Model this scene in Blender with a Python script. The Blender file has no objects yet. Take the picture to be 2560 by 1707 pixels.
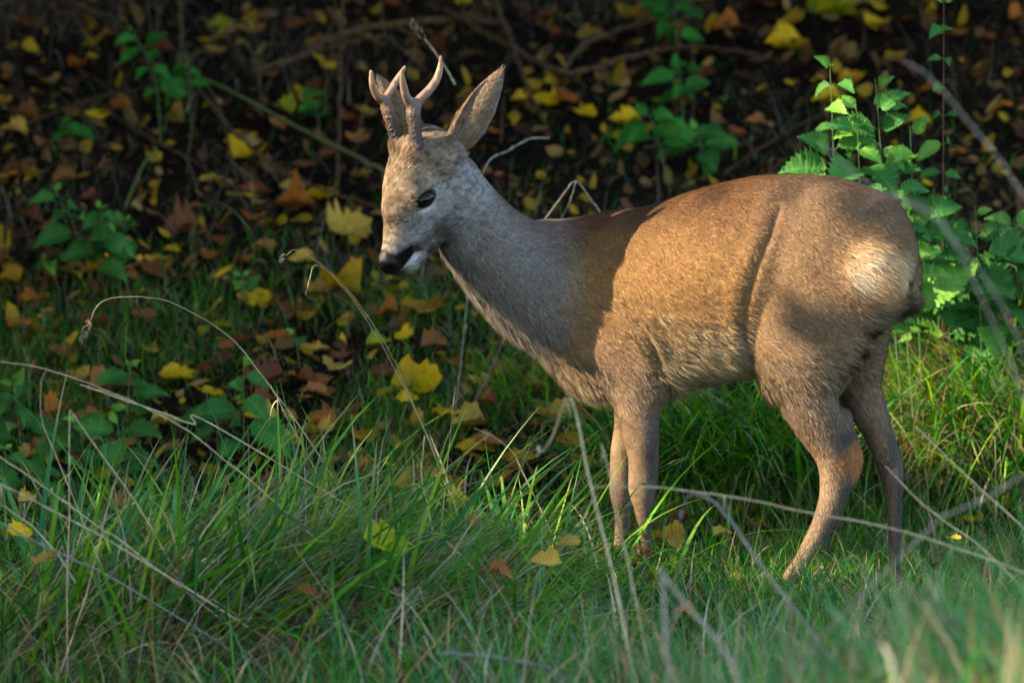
import bpy, math, random
import numpy as np
from mathutils import Vector, Matrix

rng = np.random.default_rng(7)
random.seed(7)
scene = bpy.context.scene
col = scene.collection

# ------------------------------------------------------------------ camera
PITCH = math.radians(8.0)
CAM = np.array([0.0, -14.0, 2.44])
LENS, SENSOR, W0, H0 = 265.0, 36.0, 2560.0, 1707.0
FPX = LENS / SENSOR * W0
FWD = np.array([0, math.cos(PITCH), -math.sin(PITCH)])
UPV = np.array([0, math.sin(PITCH), math.cos(PITCH)])
cam_d = bpy.data.cameras.new('camera')
cam_d.lens = LENS; cam_d.sensor_width = SENSOR
cam_d.clip_start = 0.5; cam_d.clip_end = 2000
cam = bpy.data.objects.new('camera', cam_d); col.objects.link(cam)
cam.location = CAM
cam.rotation_euler = (math.radians(90) - PITCH, 0, 0)
cam_d.dof.use_dof = True
cam_d.dof.focus_distance = 14.0
cam_d.dof.aperture_fstop = 4.0
scene.camera = cam

# ------------------------------------------------------------------ world, sun, exposure
SUN_EL, SUN_PHI = math.radians(28), math.radians(7)
SUN = np.array([-math.cos(SUN_PHI) * math.cos(SUN_EL), -math.sin(SUN_PHI) * math.cos(SUN_EL), math.sin(SUN_EL)])
world = bpy.data.worlds.new('World'); scene.world = world; world.use_nodes = True
wn = world.node_tree.nodes; wl = world.node_tree.links
sky = wn.new('ShaderNodeTexSky'); sky.sky_type = 'NISHITA'; sky.sun_disc = False
sky.sun_elevation = SUN_EL; sky.sun_rotation = math.atan2(SUN[0], SUN[1]) % (2 * math.pi)
bg = wn['Background']; bg.inputs['Strength'].default_value = 0.15
wl.new(sky.outputs[0], bg.inputs[0])
sun_d = bpy.data.lights.new('sun', 'SUN'); sun_d.energy = 3.9; sun_d.angle = math.radians(0.53)
sun_d.color = (1.0, 0.83, 0.60)
sun_o = bpy.data.objects.new('sun', sun_d); col.objects.link(sun_o)
sun_o.rotation_euler = Vector(-SUN).to_track_quat('-Z', 'Y').to_euler()
sun_o.location = tuple(SUN * 30)
vs = scene.view_settings
vs.view_transform = 'Standard'; vs.look = 'None'; vs.gamma = 1.0; vs.exposure = 2.15
scene.cycles.max_bounces = 6
scene.cycles.transparent_max_bounces = 8

# ------------------------------------------------------------------ helpers
def srgb(r, g, b):
    c = np.array([r, g, b], float) / 255.0
    return np.where(c <= 0.04045, c / 12.92, ((c + 0.055) / 1.055) ** 2.4)

def ray(px, py):
    return FWD + np.array([1.0, 0, 0]) * (px - W0 / 2) / FPX + UPV * (H0 / 2 - py) / FPX

def P(px, py, y):
    d = ray(px, py)
    return CAM + d * ((y - CAM[1]) / d[1])

def V(px2, py2, y):                       # the same from the 2352-wide view
    return P(px2 * 1.0884, py2 * 1.0884, y)

def sstep(a, b, x):
    t = np.clip((x - a) / (b - a), 0, 1)
    return t * t * (3 - 2 * t)

def vnoise(p, freq, seed=0):              # smooth value noise on Nx3 (or Nx2) points, 0..1
    p = np.asarray(p, float) * freq
    if p.shape[1] == 2:
        p = np.column_stack([p, np.zeros(len(p))])
    i = np.floor(p).astype(np.int64); f = p - i; f = f * f * (3 - 2 * f)
    def hsh(a, b, c):
        n = (a * 374761393 + b * 668265263 + c * 2147483647 + seed * 974711) & 0x7fffffff
        n = ((n ^ (n >> 13)) * 1274126177) & 0x7fffffff
        return ((n ^ (n >> 16)) & 0xffff) / 65535.0
    r = 0
    for dx in (0, 1):
        for dy in (0, 1):
            for dz in (0, 1):
                w = (f[:, 0] if dx else 1 - f[:, 0]) * (f[:, 1] if dy else 1 - f[:, 1]) * (f[:, 2] if dz else 1 - f[:, 2])
                r = r + w * hsh(i[:, 0] + dx, i[:, 1] + dy, i[:, 2] + dz)
    return r

def ground_h(x, y):
    x = np.asarray(x, float); y = np.asarray(y, float)
    t = np.maximum(y - 0.38 + 0.08 * np.sin(x * 1.7 + 0.6), 0)
    s = 0.33 * (np.sqrt(t * t + 0.05) - math.sqrt(0.05))
    bank = s - 0.33 * np.maximum(t - 7.0, 0)
    n = 0.012 * np.sin(x * 5.1 + y * 3.3) + 0.01 * np.sin(x * 9.7 - y * 7.1 + 1.3) + 0.03 * np.sin(x * 2.1 + 4) * np.sin(y * 2.6 + 1) * sstep(0.5, 1.2, y)
    calm = 1 - 0.8 * np.exp(-(((x - 0.45) / 0.5) ** 2 + (y / 0.35) ** 2))
    mound = 0.36 * np.exp(-(((x - 0.85) / 0.7) ** 2 + ((y + 3.2) / 1.0) ** 2))
    mound = mound + 0.42 * np.exp(-(((x - 0.62) / 0.35) ** 2 + ((y + 5.0) / 0.6) ** 2))
    verge = 0.8 * sstep(-6.5, -12.5, y)
    return bank + n * calm + mound + verge

def G(px, py):                            # where the pixel's ray meets the ground
    d = ray(px, py); t = 9.0
    for _ in range(900):
        q = CAM + d * t
        if q[2] < ground_h(q[0], q[1]):
            break
        t += 0.01
    return CAM + d * t

def G2(px2, py2):
    return G(px2 * 1.0884, py2 * 1.0884)

def mesh_from(name, verts, faces, mat=None, colors=None, normals=None, uvs=None, smooth=True):
    verts = np.asarray(verts, np.float32)
    me = bpy.data.meshes.new(name)
    if isinstance(faces, np.ndarray):
        n, k = faces.shape
        me.vertices.add(len(verts)); me.vertices.foreach_set('co', verts.ravel())
        me.loops.add(n * k); me.loops.foreach_set('vertex_index', faces.astype(np.int32).ravel())
        me.polygons.add(n); me.polygons.foreach_set('loop_start', np.arange(0, n * k, k, dtype=np.int32))
        me.polygons.foreach_set('loop_total', np.full(n, k, np.int32))
        me.update(calc_edges=True)
    else:
        me.from_pydata(verts.tolist(), [], faces); me.update()
    if smooth:
        me.polygons.foreach_set('use_smooth', np.ones(len(me.polygons), bool))
    if colors is not None:
        c = np.ones((len(verts), 4), np.float32); c[:, :3] = colors
        a = me.attributes.new('Col', 'FLOAT_COLOR', 'POINT'); a.data.foreach_set('color', c.ravel())
    if normals is not None:
        a = me.attributes.new('Nrm', 'FLOAT_VECTOR', 'POINT'); a.data.foreach_set('vector', np.asarray(normals, np.float32).ravel())
    if uvs is not None:
        li = np.empty(len(me.loops), np.int32); me.loops.foreach_get('vertex_index', li)
        u = me.uv_layers.new(name='UVMap'); u.data.foreach_set('uv', np.asarray(uvs, np.float32)[li].ravel())
    if mat is not None:
        me.materials.append(mat)
    return me

def link(name, data, parent=None, loc=None, **props):
    o = bpy.data.objects.new(name, data); col.objects.link(o)
    if parent is not None:
        o.parent = parent
    if loc is not None:
        o.location = tuple(loc)
    for k, v in props.items():
        o[k] = v
    return o

def catmull(pts, n):
    pts = np.asarray(pts, float)
    if len(pts) == 2:
        t = np.linspace(0, 1, n)[:, None]
        return pts[0] * (1 - t) + pts[1] * t
    p = np.vstack([2 * pts[0] - pts[1], pts, 2 * pts[-1] - pts[-2]])
    m = len(pts) - 1; out = []
    for s in np.linspace(0, m, n):
        i = min(int(s), m - 1); t = s - i
        a, b, c, d = p[i], p[i + 1], p[i + 2], p[i + 3]
        out.append(0.5 * (2 * b + (c - a) * t + (2 * a - 5 * b + 4 * c - d) * t * t + (-a + 3 * b - 3 * c + d) * t ** 3))
    return np.array(out)

def tube(pts, radii, sides=6, flat=1.0):
    pts = np.asarray(pts, float); n = len(pts)
    tan = np.gradient(pts, axis=0); tan /= np.linalg.norm(tan, axis=1)[:, None] + 1e-9
    u = np.cross(tan[0], [0.3, 0.9, 0.2]); u /= np.linalg.norm(u)
    vs_, ang = [], np.linspace(0, 2 * math.pi, sides, endpoint=False)
    for i in range(n):
        u = u - tan[i] * np.dot(u, tan[i]); u /= np.linalg.norm(u) + 1e-9
        w = np.cross(tan[i], u)
        vs_.append(pts[i] + radii[i] * (np.cos(ang)[:, None] * u + flat * np.sin(ang)[:, None] * w))
    vts = np.vstack(vs_)
    f = []
    for i in range(n - 1):
        for k in range(sides):
            a = i * sides + k; b = i * sides + (k + 1) % sides
            f.append((a, b, b + sides, a + sides))
    return vts, np.array(f)

# ------------------------------------------------------------------ materials
def new_mat(name):
    m = bpy.data.materials.new(name); m.use_nodes = True
    nt = m.node_tree; return m, nt.nodes, nt.links, nt.nodes['Principled BSDF']

def noise_node(n, l, scale, detail=4, vec=None, rough=0.6):
    t = n.new('ShaderNodeTexNoise'); t.inputs['Scale'].default_value = scale
    t.inputs['Detail'].default_value = detail; t.inputs['Roughness'].default_value = rough
    if vec is not None: l.new(vec, t.inputs['Vector'])
    return t

def ramp(n, l, fac, stops):
    r = n.new('ShaderNodeValToRGB'); l.new(fac, r.inputs['Fac'])
    e = r.color_ramp.elements
    while len(e) < len(stops): e.new(0.5)
    for k, (p, c) in enumerate(stops):
        e[k].position = p; e[k].color = (*[float(v) for v in c], 1)
    return r

def mat_attr(name, rough=0.6, spec=0.3, translucent=0.0, use_nrm=False, sheen=0.0):
    m, n, l, b = new_mat(name)
    a = n.new('ShaderNodeAttribute'); a.attribute_name = 'Col'
    l.new(a.outputs['Color'], b.inputs['Base Color'])
    b.inputs['Roughness'].default_value = rough
    b.inputs['Specular IOR Level'].default_value = spec
    if sheen:
        b.inputs['Sheen Weight'].default_value = sheen; b.inputs['Sheen Roughness'].default_value = 0.5
    if use_nrm:
        nn = n.new('ShaderNodeAttribute'); nn.attribute_name = 'Nrm'
        l.new(nn.outputs['Vector'], b.inputs['Normal'])
    if translucent:
        t = n.new('ShaderNodeBsdfTranslucent'); mx = n.new('ShaderNodeMixShader')
        hs = n.new('ShaderNodeHueSaturation'); hs.inputs['Saturation'].default_value = 1.2; hs.inputs['Value'].default_value = 1.2
        l.new(a.outputs['Color'], hs.inputs['Color']); l.new(hs.outputs[0], t.inputs['Color'])
        mx.inputs[0].default_value = translucent
        l.new(b.outputs[0], mx.inputs[1]); l.new(t.outputs[0], mx.inputs[2])
        l.new(mx.outputs[0], n['Material Output'].inputs['Surface'])
    return m

M_GRASS = mat_attr('grass_blade', 0.42, 0.4, 0.42)
M_STRAW = mat_attr('straw', 0.6, 0.25, 0.15)
M_LITTER = mat_attr('litter_flakes', 0.75, 0.15, 0.1)
M_FUR = mat_attr('deer_fur', 0.62, 0.22, 0.0, use_nrm=True)
M_SKIN = mat_attr('deer_coat', 0.8, 0.1)

def leaf_material(name, c1, c2, cspot, spots=0.5, rough=0.5, translucent=0.2, vein=0.25, vein_col=None):
    m, n, l, b = new_mat(name)
    uv = n.new('ShaderNodeUVMap'); uv.uv_map = 'UVMap'
    oi = n.new('ShaderNodeObjectInfo')
    add = n.new('ShaderNodeVectorMath'); add.operation = 'ADD'
    sc_ = n.new('ShaderNodeVectorMath'); sc_.operation = 'SCALE'
    l.new(oi.outputs['Random'], sc_.inputs[0]); sc_.inputs['Scale'].default_value = 37.0
    l.new(uv.outputs[0], add.inputs[0]); l.new(sc_.outputs[0], add.inputs[1])
    n1 = noise_node(n, l, 2.2, 4, add.outputs[0])
    base = ramp(n, l, n1.outputs['Fac'], [(0.35, c1), (0.65, c2)])
    n2 = noise_node(n, l, 5.5, 5, add.outputs[0], 0.7)
    lo = 0.78 - 0.35 * spots
    sp = ramp(n, l, n2.outputs['Fac'], [(lo, (0, 0, 0)), (lo + 0.09, (1, 1, 1))])
    mx = n.new('ShaderNodeMixRGB'); l.new(sp.outputs[0], mx.inputs[0]); l.new(base.outputs[0], mx.inputs[1])
    mx.inputs[2].default_value = (*[float(v) for v in cspot], 1)
    # side veins: stripes in v - 0.55*|u|
    sep = n.new('ShaderNodeSeparateXYZ'); l.new(uv.outputs[0], sep.inputs[0])
    ab = n.new('ShaderNodeMath'); ab.operation = 'ABSOLUTE'; l.new(sep.outputs[0], ab.inputs[0])
    ml = n.new('ShaderNodeMath'); ml.operation = 'MULTIPLY_ADD'; l.new(ab.outputs[0], ml.inputs[0]); ml.inputs[1].default_value = -0.3; l.new(sep.outputs[1], ml.inputs[2])
    ms = n.new('ShaderNodeMath'); ms.operation = 'MULTIPLY'; l.new(ml.outputs[0], ms.inputs[0]); ms.inputs[1].default_value = 9.0
    fr = n.new('ShaderNodeMath'); fr.operation = 'PINGPONG'; l.new(ms.outputs[0], fr.inputs[0]); fr.inputs[1].default_value = 0.5
    mn = n.new('ShaderNodeMath'); mn.operation = 'MINIMUM'; l.new(fr.outputs[0], mn.inputs[0])
    a5 = n.new('ShaderNodeMath'); a5.operation = 'MULTIPLY'; l.new(ab.outputs[0], a5.inputs[0]); a5.inputs[1].default_value = 2.5; l.new(a5.outputs[0], mn.inputs[1])
    vr = ramp(n, l, mn.outputs[0], [(0.03, (1, 1, 1)), (0.14, (0, 0, 0))])
    vm = n.new('ShaderNodeMath'); vm.operation = 'MULTIPLY'; l.new(vr.outputs[0], vm.inputs[0]); vm.inputs[1].default_value = vein
    mv = n.new('ShaderNodeMixRGB'); l.new(vm.outputs[0], mv.inputs[0]); l.new(mx.outputs[0], mv.inputs[1])
    vc = vein_col if vein_col is not None else np.clip(np.asarray(c1) * 1.6, 0, 0.8)
    mv.inputs[2].default_value = (*[float(v) for v in vc], 1)
    hs = n.new('ShaderNodeHueSaturation'); l.new(mv.outputs[0], hs.inputs['Color'])
    mr = n.new('ShaderNodeMapRange'); l.new(oi.outputs['Random'], mr.inputs[0]); mr.inputs[3].default_value = 0.72; mr.inputs[4].default_value = 1.2
    l.new(mr.outputs[0], hs.inputs['Value'])
    l.new(hs.outputs[0], b.inputs['Base Color'])
    b.inputs['Roughness'].default_value = rough; b.inputs['Specular IOR Level'].default_value = 0.18
    bp = n.new('ShaderNodeBump'); bp.inputs['Strength'].default_value = 0.5; bp.inputs['Distance'].default_value = 0.004
    l.new(mn.outputs[0], bp.inputs['Height']); l.new(bp.outputs[0], b.inputs['Normal'])
    t = n.new('ShaderNodeBsdfTranslucent'); l.new(hs.outputs[0], t.inputs['Color'])
    ms2 = n.new('ShaderNodeMixShader'); ms2.inputs[0].default_value = translucent
    l.new(b.outputs[0], ms2.inputs[1]); l.new(t.outputs[0], ms2.inputs[2])
    l.new(ms2.outputs[0], n['Material Output'].inputs['Surface'])
    return m

def plain_mat(name, c1, c2, scale=30, rough=0.7, spec=0.2, bump=0.3, stretch=None):
    m, n, l, b = new_mat(name)
    tc = n.new('ShaderNodeTexCoord'); vec = tc.outputs['Object']
    if stretch:
        mp = n.new('ShaderNodeMapping'); mp.inputs['Scale'].default_value = stretch; l.new(vec, mp.inputs[0]); vec = mp.outputs[0]
    t = noise_node(n, l, scale, 6, vec)
    r = ramp(n, l, t.outputs['Fac'], [(0.32, c1), (0.68, c2)])
    l.new(r.outputs[0], b.inputs['Base Color'])
    b.inputs['Roughness'].default_value = rough; b.inputs['Specular IOR Level'].default_value = spec
    if bump:
        bp = n.new('ShaderNodeBump'); bp.inputs['Strength'].default_value = bump; bp.inputs['Distance'].default_value = 0.01
        l.new(t.outputs['Fac'], bp.inputs['Height']); l.new(bp.outputs[0], b.inputs['Normal'])
    return m

M_SOIL = plain_mat('forest_soil', srgb(16, 11, 7), srgb(40, 28, 17), 22, 0.95, 0.05, 1.0)
M_BARK = plain_mat('bark', srgb(60, 48, 36), srgb(104, 86, 64), 40, 0.9, 0.1, 0.8, (1, 1, 0.2))
M_TWIG = plain_mat('twig_bark', srgb(58, 43, 28), srgb(108, 84, 54), 60, 0.85, 0.15, 0.5)
M_BRAMBLE = plain_mat('green_bramble_stem', srgb(70, 88, 38), srgb(104, 112, 58), 60, 0.6, 0.3, 0.3)
M_REDSTEM = plain_mat('reddish_stem', srgb(92, 56, 46), srgb(128, 88, 62), 60, 0.6, 0.3, 0.3)
M_DRY = plain_mat('dry_stalk', srgb(150, 132, 96), srgb(196, 178, 138), 80, 0.65, 0.25, 0.2)
M_GREYDRY = plain_mat('weathered_stalk', srgb(98, 94, 84), srgb(146, 141, 128), 80, 0.7, 0.2, 0.2)
M_SEED = plain_mat('dry_seed', srgb(150, 124, 88), srgb(200, 178, 142), 120, 0.7, 0.2, 0.2)
M_STEM = plain_mat('nettle_stem', srgb(72, 100, 44), srgb(100, 124, 66), 60, 0.6, 0.3, 0.2)

# ------------------------------------------------------------------ ground
def axis(lo, hi, step, far_lo, far_hi):
    a = list(np.arange(lo, hi + 1e-6, step)); s = step
    x = hi
    while x < far_hi: s *= 1.25; x += s; a.append(x)
    s = step; x = lo; b = []
    while x > far_lo: s *= 1.25; x -= s; b.append(x)
    return np.array(b[::-1] + a)
gx = axis(-1.8, 1.8, 0.03, -260, 260); gy = axis(-4.5, 4.2, 0.03, -260, 260)
XX, YY = np.meshgrid(gx, gy, indexing='ij')
ZZ = ground_h(XX.ravel(), YY.ravel())
gp = np.column_stack([XX.ravel(), YY.ravel(), ZZ])
near = (np.abs(gp[:, 0]) < 2) & (gp[:, 1] > -5) & (gp[:, 1] < 4.5)
gp[near, 2] += 0.022 * (vnoise(gp[near], 14, 3) - 0.5) + 0.01 * (vnoise(gp[near], 40, 4) - 0.5)
nx_, ny_ = len(gx), len(gy)
ii, jj = np.meshgrid(np.arange(nx_ - 1), np.arange(ny_ - 1), indexing='ij')
q0 = (ii * ny_ + jj).ravel()
link('ground', mesh_from('ground', gp, np.column_stack([q0, q0 + ny_, q0 + ny_ + 1, q0 + 1]), M_SOIL), kind='structure')

# ------------------------------------------------------------------ the deer: smooth-blended volumes, one skin
PX = 14.0 / FPX                            # metres per photograph pixel at the deer
TH = math.radians(28)
BHEAD = np.array([-math.cos(TH), math.sin(TH), 0.0])      # where the body points
NB = np.array([-math.sin(TH), -math.cos(TH), 0.0])        # towards its left flank
def ymid(px):
    return (0.4235 - (px - 1280) * PX) * math.tan(TH)

class Field:
    def __init__(self, lo, hi, h):
        self.o = np.array(lo, float); self.h = h
        self.n = np.ceil((np.array(hi) - self.o) / h).astype(int) + 1
        self.D = np.full(self.n, 1.0, np.float32)
    def region(self, lo, hi):
        a = np.clip(np.floor((np.array(lo) - self.o) / self.h).astype(int), 0, self.n - 1)
        b = np.clip(np.ceil((np.array(hi) - self.o) / self.h).astype(int) + 1, 1, self.n)
        sl = tuple(slice(a[k], b[k]) for k in range(3))
        ax = [(self.o[k] + self.h * np.arange(a[k], b[k])).astype(np.float32) for k in range(3)]
        return sl, np.meshgrid(*ax, indexing='ij')
    def blend(self, sl, d, k, cut=False):
        a = self.D[sl]
        if cut:
            d = -d; h = np.clip(0.5 - 0.5 * (d - a) / k, 0, 1)     # smooth max
            self.D[sl] = d * (1 - h) + a * h + k * h * (1 - h)
        else:
            h = np.clip(0.5 + 0.5 * (d - a) / k, 0, 1)
            self.D[sl] = d * (1 - h) + a * h - k * h * (1 - h)
    def chain(self, nodes, k=0.02, n=None, s=1.0, sub=3, cut=False):
        """nodes: (x, y, z, r[, s]); s = width along n over r"""
        a = np.array([list(q) + ([s] if len(q) == 4 else []) for q in nodes], float)
        if len(a) > 1: a = catmull(a, (len(a) - 1) * sub + 1)
        m = 0.03 + k
        R = a[:, 3] * np.maximum(1, a[:, 4])
        sl, (X, Y, Z) = self.region((a[:, :3] - R[:, None] - m).min(0), (a[:, :3] + R[:, None] + m).max(0))
        if n is not None: n = np.asarray(n, float) / np.linalg.norm(n)
        best = None
        for i in range(max(1, len(a) - 1)):
            p, q = a[i], a[min(i + 1, len(a) - 1)]
            ba = q[:3] - p[:3]; L2 = float(ba @ ba) + 1e-12
            dx, dy, dz = X - p[0], Y - p[1], Z - p[2]
            t = np.clip((dx * ba[0] + dy * ba[1] + dz * ba[2]) / L2, 0, 1)
            dx = dx - t * ba[0]; dy = dy - t * ba[1]; dz = dz - t * ba[2]
            d2 = dx * dx + dy * dy + dz * dz
            if n is not None:
                ss = p[4] + t * (q[4] - p[4])
                dn = dx * n[0] + dy * n[1] + dz * n[2]
                d2 = d2 + dn * dn * (1 / (ss * ss) - 1)
            d = np.sqrt(np.maximum(d2, 0)) - (p[3] + t * (q[3] - p[3]))
            best = d if best is None else np.minimum(best, d)
        self.blend(sl, best.astype(np.float32), k, cut)
    def ellipsoid(self, c, axes, rad, k=0.02, cut=False):
        rad = np.array(rad, float); R = rad.max() + k + 0.02
        c = np.array(c, float)
        sl, (X, Y, Z) = self.region(c - R, c + R)
        s = 0
        for ax_, r in zip(axes, rad):
            s = s + ((X - c[0]) * ax_[0] + (Y - c[1]) * ax_[1] + (Z - c[2]) * ax_[2]) ** 2 / r ** 2
        d = (np.sqrt(s) - 1) * rad.min()
        self.blend(sl, d.astype(np.float32), k, cut)
    def mesh(self, smooth=2):
        D = self.D; S = D < 0
        c = sum(S[a:S.shape[0] - 1 + a, b:S.shape[1] - 1 + b, d:S.shape[2] - 1 + d].astype(np.uint8) for a in (0, 1) for b in (0, 1) for d in (0, 1))
        act = (c > 0) & (c < 8)
        I = np.argwhere(act); idx = np.full(act.shape, -1, np.int64); idx[act] = np.arange(len(I))
        off = np.array([(a, b, d) for a in (0, 1) for b in (0, 1) for d in (0, 1)])
        Vv = [D[I[:, 0] + o[0], I[:, 1] + o[1], I[:, 2] + o[2]] for o in off]
        acc = np.zeros((len(I), 3)); cnt = np.zeros(len(I))
        for i in range(8):
            for j in range(i + 1, 8):
                if np.abs(off[i] - off[j]).sum() != 1: continue
                m = (Vv[i] < 0) != (Vv[j] < 0)
                t = np.where(m, Vv[i] / np.where(m, Vv[i] - Vv[j], 1), 0)
                acc += np.where(m[:, None], off[i] + (off[j] - off[i]) * t[:, None], 0); cnt += m
        v = self.o + self.h * (I + acc / cnt[:, None])
        quads = []
        for ax_ in range(3):
            b1, b2 = (ax_ + 1) % 3, (ax_ + 2) % 3
            sh = [slice(1, -1)] * 3; s0 = list(sh); s1 = list(sh)
            s0[ax_] = slice(0, -1); s1[ax_] = slice(1, None)
            A, B = S[tuple(s0)], S[tuple(s1)]
            E = np.argwhere(A != B)
            ins = A[E[:, 0], E[:, 1], E[:, 2]]
            base = E.copy()
            def cell(d1, d2):
                q = base.copy(); q[:, b1] += d1; q[:, b2] += d2
                return idx[q[:, 0], q[:, 1], q[:, 2]]
            Q = np.column_stack([cell(0, 0), cell(1, 0), cell(1, 1), cell(0, 1)])
            Q[~ins] = Q[~ins][:, ::-1]
            quads.append(Q)
        Q = np.vstack(quads); Q = Q[(Q >= 0).all(1)]
        for _ in range(smooth):
            a = np.concatenate([Q[:, 0], Q[:, 1], Q[:, 2], Q[:, 3]]); b = np.concatenate([Q[:, 1], Q[:, 2], Q[:, 3], Q[:, 0]])
            sm = np.zeros_like(v)
            for k in range(3):
                sm[:, k] = np.bincount(a, v[b, k], len(v)) + np.bincount(b, v[a, k], len(v))
            dg = np.bincount(a, minlength=len(v)) + np.bincount(b, minlength=len(v))
            v = 0.5 * v + 0.5 * sm / np.maximum(dg, 1)[:, None]
        return v, Q

def vert_normals(v, Q):
    e1 = v[Q[:, 2]] - v[Q[:, 0]]; e2 = v[Q[:, 3]] - v[Q[:, 1]]
    fn = np.cross(e1, e2); n = np.zeros_like(v)
    for k in range(3):
        for c in range(4):
            n[:, k] += np.bincount(Q[:, c], fn[:, k], len(v))
    return n / (np.linalg.norm(n, axis=1)[:, None] + 1e-12)

def N(px, py, y, r, s=None):
    p = P(px, py, y)
    return (*p, r * PX) if s is None else (*p, r * PX, s)

# head frame: forward, up, left
HL = np.array([0.61, -0.78, -0.13]); HL /= np.linalg.norm(HL)
HF = np.array([-0.534, -0.285, -0.796]); HF -= HL * (HF @ HL); HF /= np.linalg.norm(HF)
HU = np.cross(HF, HL)
HO = P(1030, 481, 0.02)
EA1 = HF * .88 + HU * .47; EA2 = HU * .88 - HF * .47
def H(f, u, l):
    return HO + HF * f + HU * u + HL * l
def HN(f, u, l, r, s=None):
    p = H(f, u, l)
    return (*p, r) if s is None else (*p, r, s)

F = Field((-0.32, -0.42, -0.03), (0.86, 0.46, 0.98), 0.0045)
# torso
tor = [(1560, 520, 968, .60), (1660, 508, 955, .65), (1750, 480, 937, .71), (1820, 458, 925, .73), (1880, 444, 912, .66), (1940, 434, 892, .56), (2060, 437, 850, .53), (2125, 458, 812, .55)]
F.chain([N(x, (a + b) / 2, ymid(x), (b - a) / 2, s) for x, a, b, s in tor], 0.02, NB)
# chest and brisket
F.chain([N(1450, 800, ymid(1450) - .01, 118, .72), N(1500, 860, ymid(1500) - .01, 112, .72), N(1600, 900, ymid(1600) - .01, 70, .8)], 0.04, NB)
# neck
NK = [(1132, 452, .055, 70), (1163, 522, .082, 88), (1200, 572, .095, 96), (1245, 622, .108, 107), (1310, 672, .125, 126), (1390, 705, .14, 160), (1480, 725, .14, 185)]
F.chain([N(x, y_, d, r, .72) for x, y_, d, r in NK], 0.02, np.array([-0.1, -1, 0]))
# shoulder blades and upper arms
for side in (1, -1):
    o = NB * 0.050 * side
    def S_(px, py, r, s):
        p = P(px, py, ymid(px)) + o
        return (*p, r * PX, s)
    F.chain([S_(1575, 630, 50, .4), S_(1535, 740, 95, .5), S_(1530, 840, 98, .5), S_(1590, 920, 86, .52)], 0.06, NB)
# near foreleg, far foreleg
fl = [(1545, 880, 88), (1585, 940, 78), (1595, 1010, 60), (1601, 1080, 50), (1608, 1140, 41), (1608, 1190, 39), (1606, 1225, 37), (1608, 1262, 28), (1610, 1300, 22), (1612, 1350, 19.5), (1612, 1400, 19), (1607, 1435, 22), (1600, 1462, 18)]
F.chain([N(x, y_, float(np.interp(y_, [880, 940, 1010, 1100, 1460], [.075, .058, .042, .03, .02])), r, .8) for x, y_, r in fl], 0.03, NB)
ffl = [(1560, 920, 80), (1585, 980, 62), (1578, 1060, 45), (1562, 1130, 38), (1556, 1195, 33), (1553, 1230, 31), (1556, 1290, 21), (1552, 1350, 18), (1543, 1395, 17), (1538, 1422, 19), (1533, 1436, 17)]
F.chain([N(x, y_, .16 + .03 * min(1, max(0, (y_ - 900) / 500)), r, .85) for x, y_, r in ffl], 0.02, NB)
# near hind leg, far hind leg
hl = [(2055, 600, 154, .40), (2030, 715, 188, .43), (2002, 840, 146, .50), (2010, 930, 96, .62), (2024, 1003, 77, .68), (2050, 1060, 67, .72), (2078, 1112, 57, .7), (2092, 1156, 52, .68), (2092, 1195, 45, .7), (2083, 1241, 37, .75), (2068, 1284, 31, .8), (2048, 1331, 27, .85), (2026, 1369, 24, .9), (2004, 1407, 22, .95), (1982, 1438, 23, .95), (1958, 1470, 22, .95), (1948, 1484, 19, 1)]
F.chain([N(x, y_, (-.112 if y_ < 800 else (-.116 if y_ < 900 else -.118)) + .003 * min(1, max(0, (y_ - 900) / 600)), r, s) for x, y_, r, s in hl], 0.010, NB)
F.chain([N(2108, 1040, -.115, 22, .7), N(2128, 1100, -.116, 18, .7), N(2143, 1148, -.117, 17, .8), N(2130, 1200, -.117, 16, .8)], 0.012, NB)
fhl = [(2140, 640, 120, .5), (2120, 790, 120, .5), (2130, 880, 90, .6), (2148, 960, 57, .75), (2165, 1010, 50, .75), (2186, 1060, 42, .75), (2207, 1110, 37, .75), (2222, 1156, 35, .75), (2232, 1203, 29, .8), (2235, 1250, 22, .85), (2237, 1305, 18, .9), (2237, 1356, 16, 1), (2238, 1411, 15, 1), (2240, 1450, 17, 1), (2238, 1475, 16, 1)]
F.chain([N(x, y_, -.045 - .04 * min(1, max(0, (y_ - 700) / 600)), r, s) for x, y_, r, s in fhl], 0.02, NB)
# buttocks and tail bump
for side in (1, -1):
    p = P(2190, 690, ymid(2190)) + NB * 0.045 * side
    F.chain([(*p, 95 * PX, .6)], 0.03, NB)
F.chain([N(2200, 560, ymid(2200), 60, .8), N(2250, 640, ymid(2250), 42, .6)], 0.03, NB)
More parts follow.
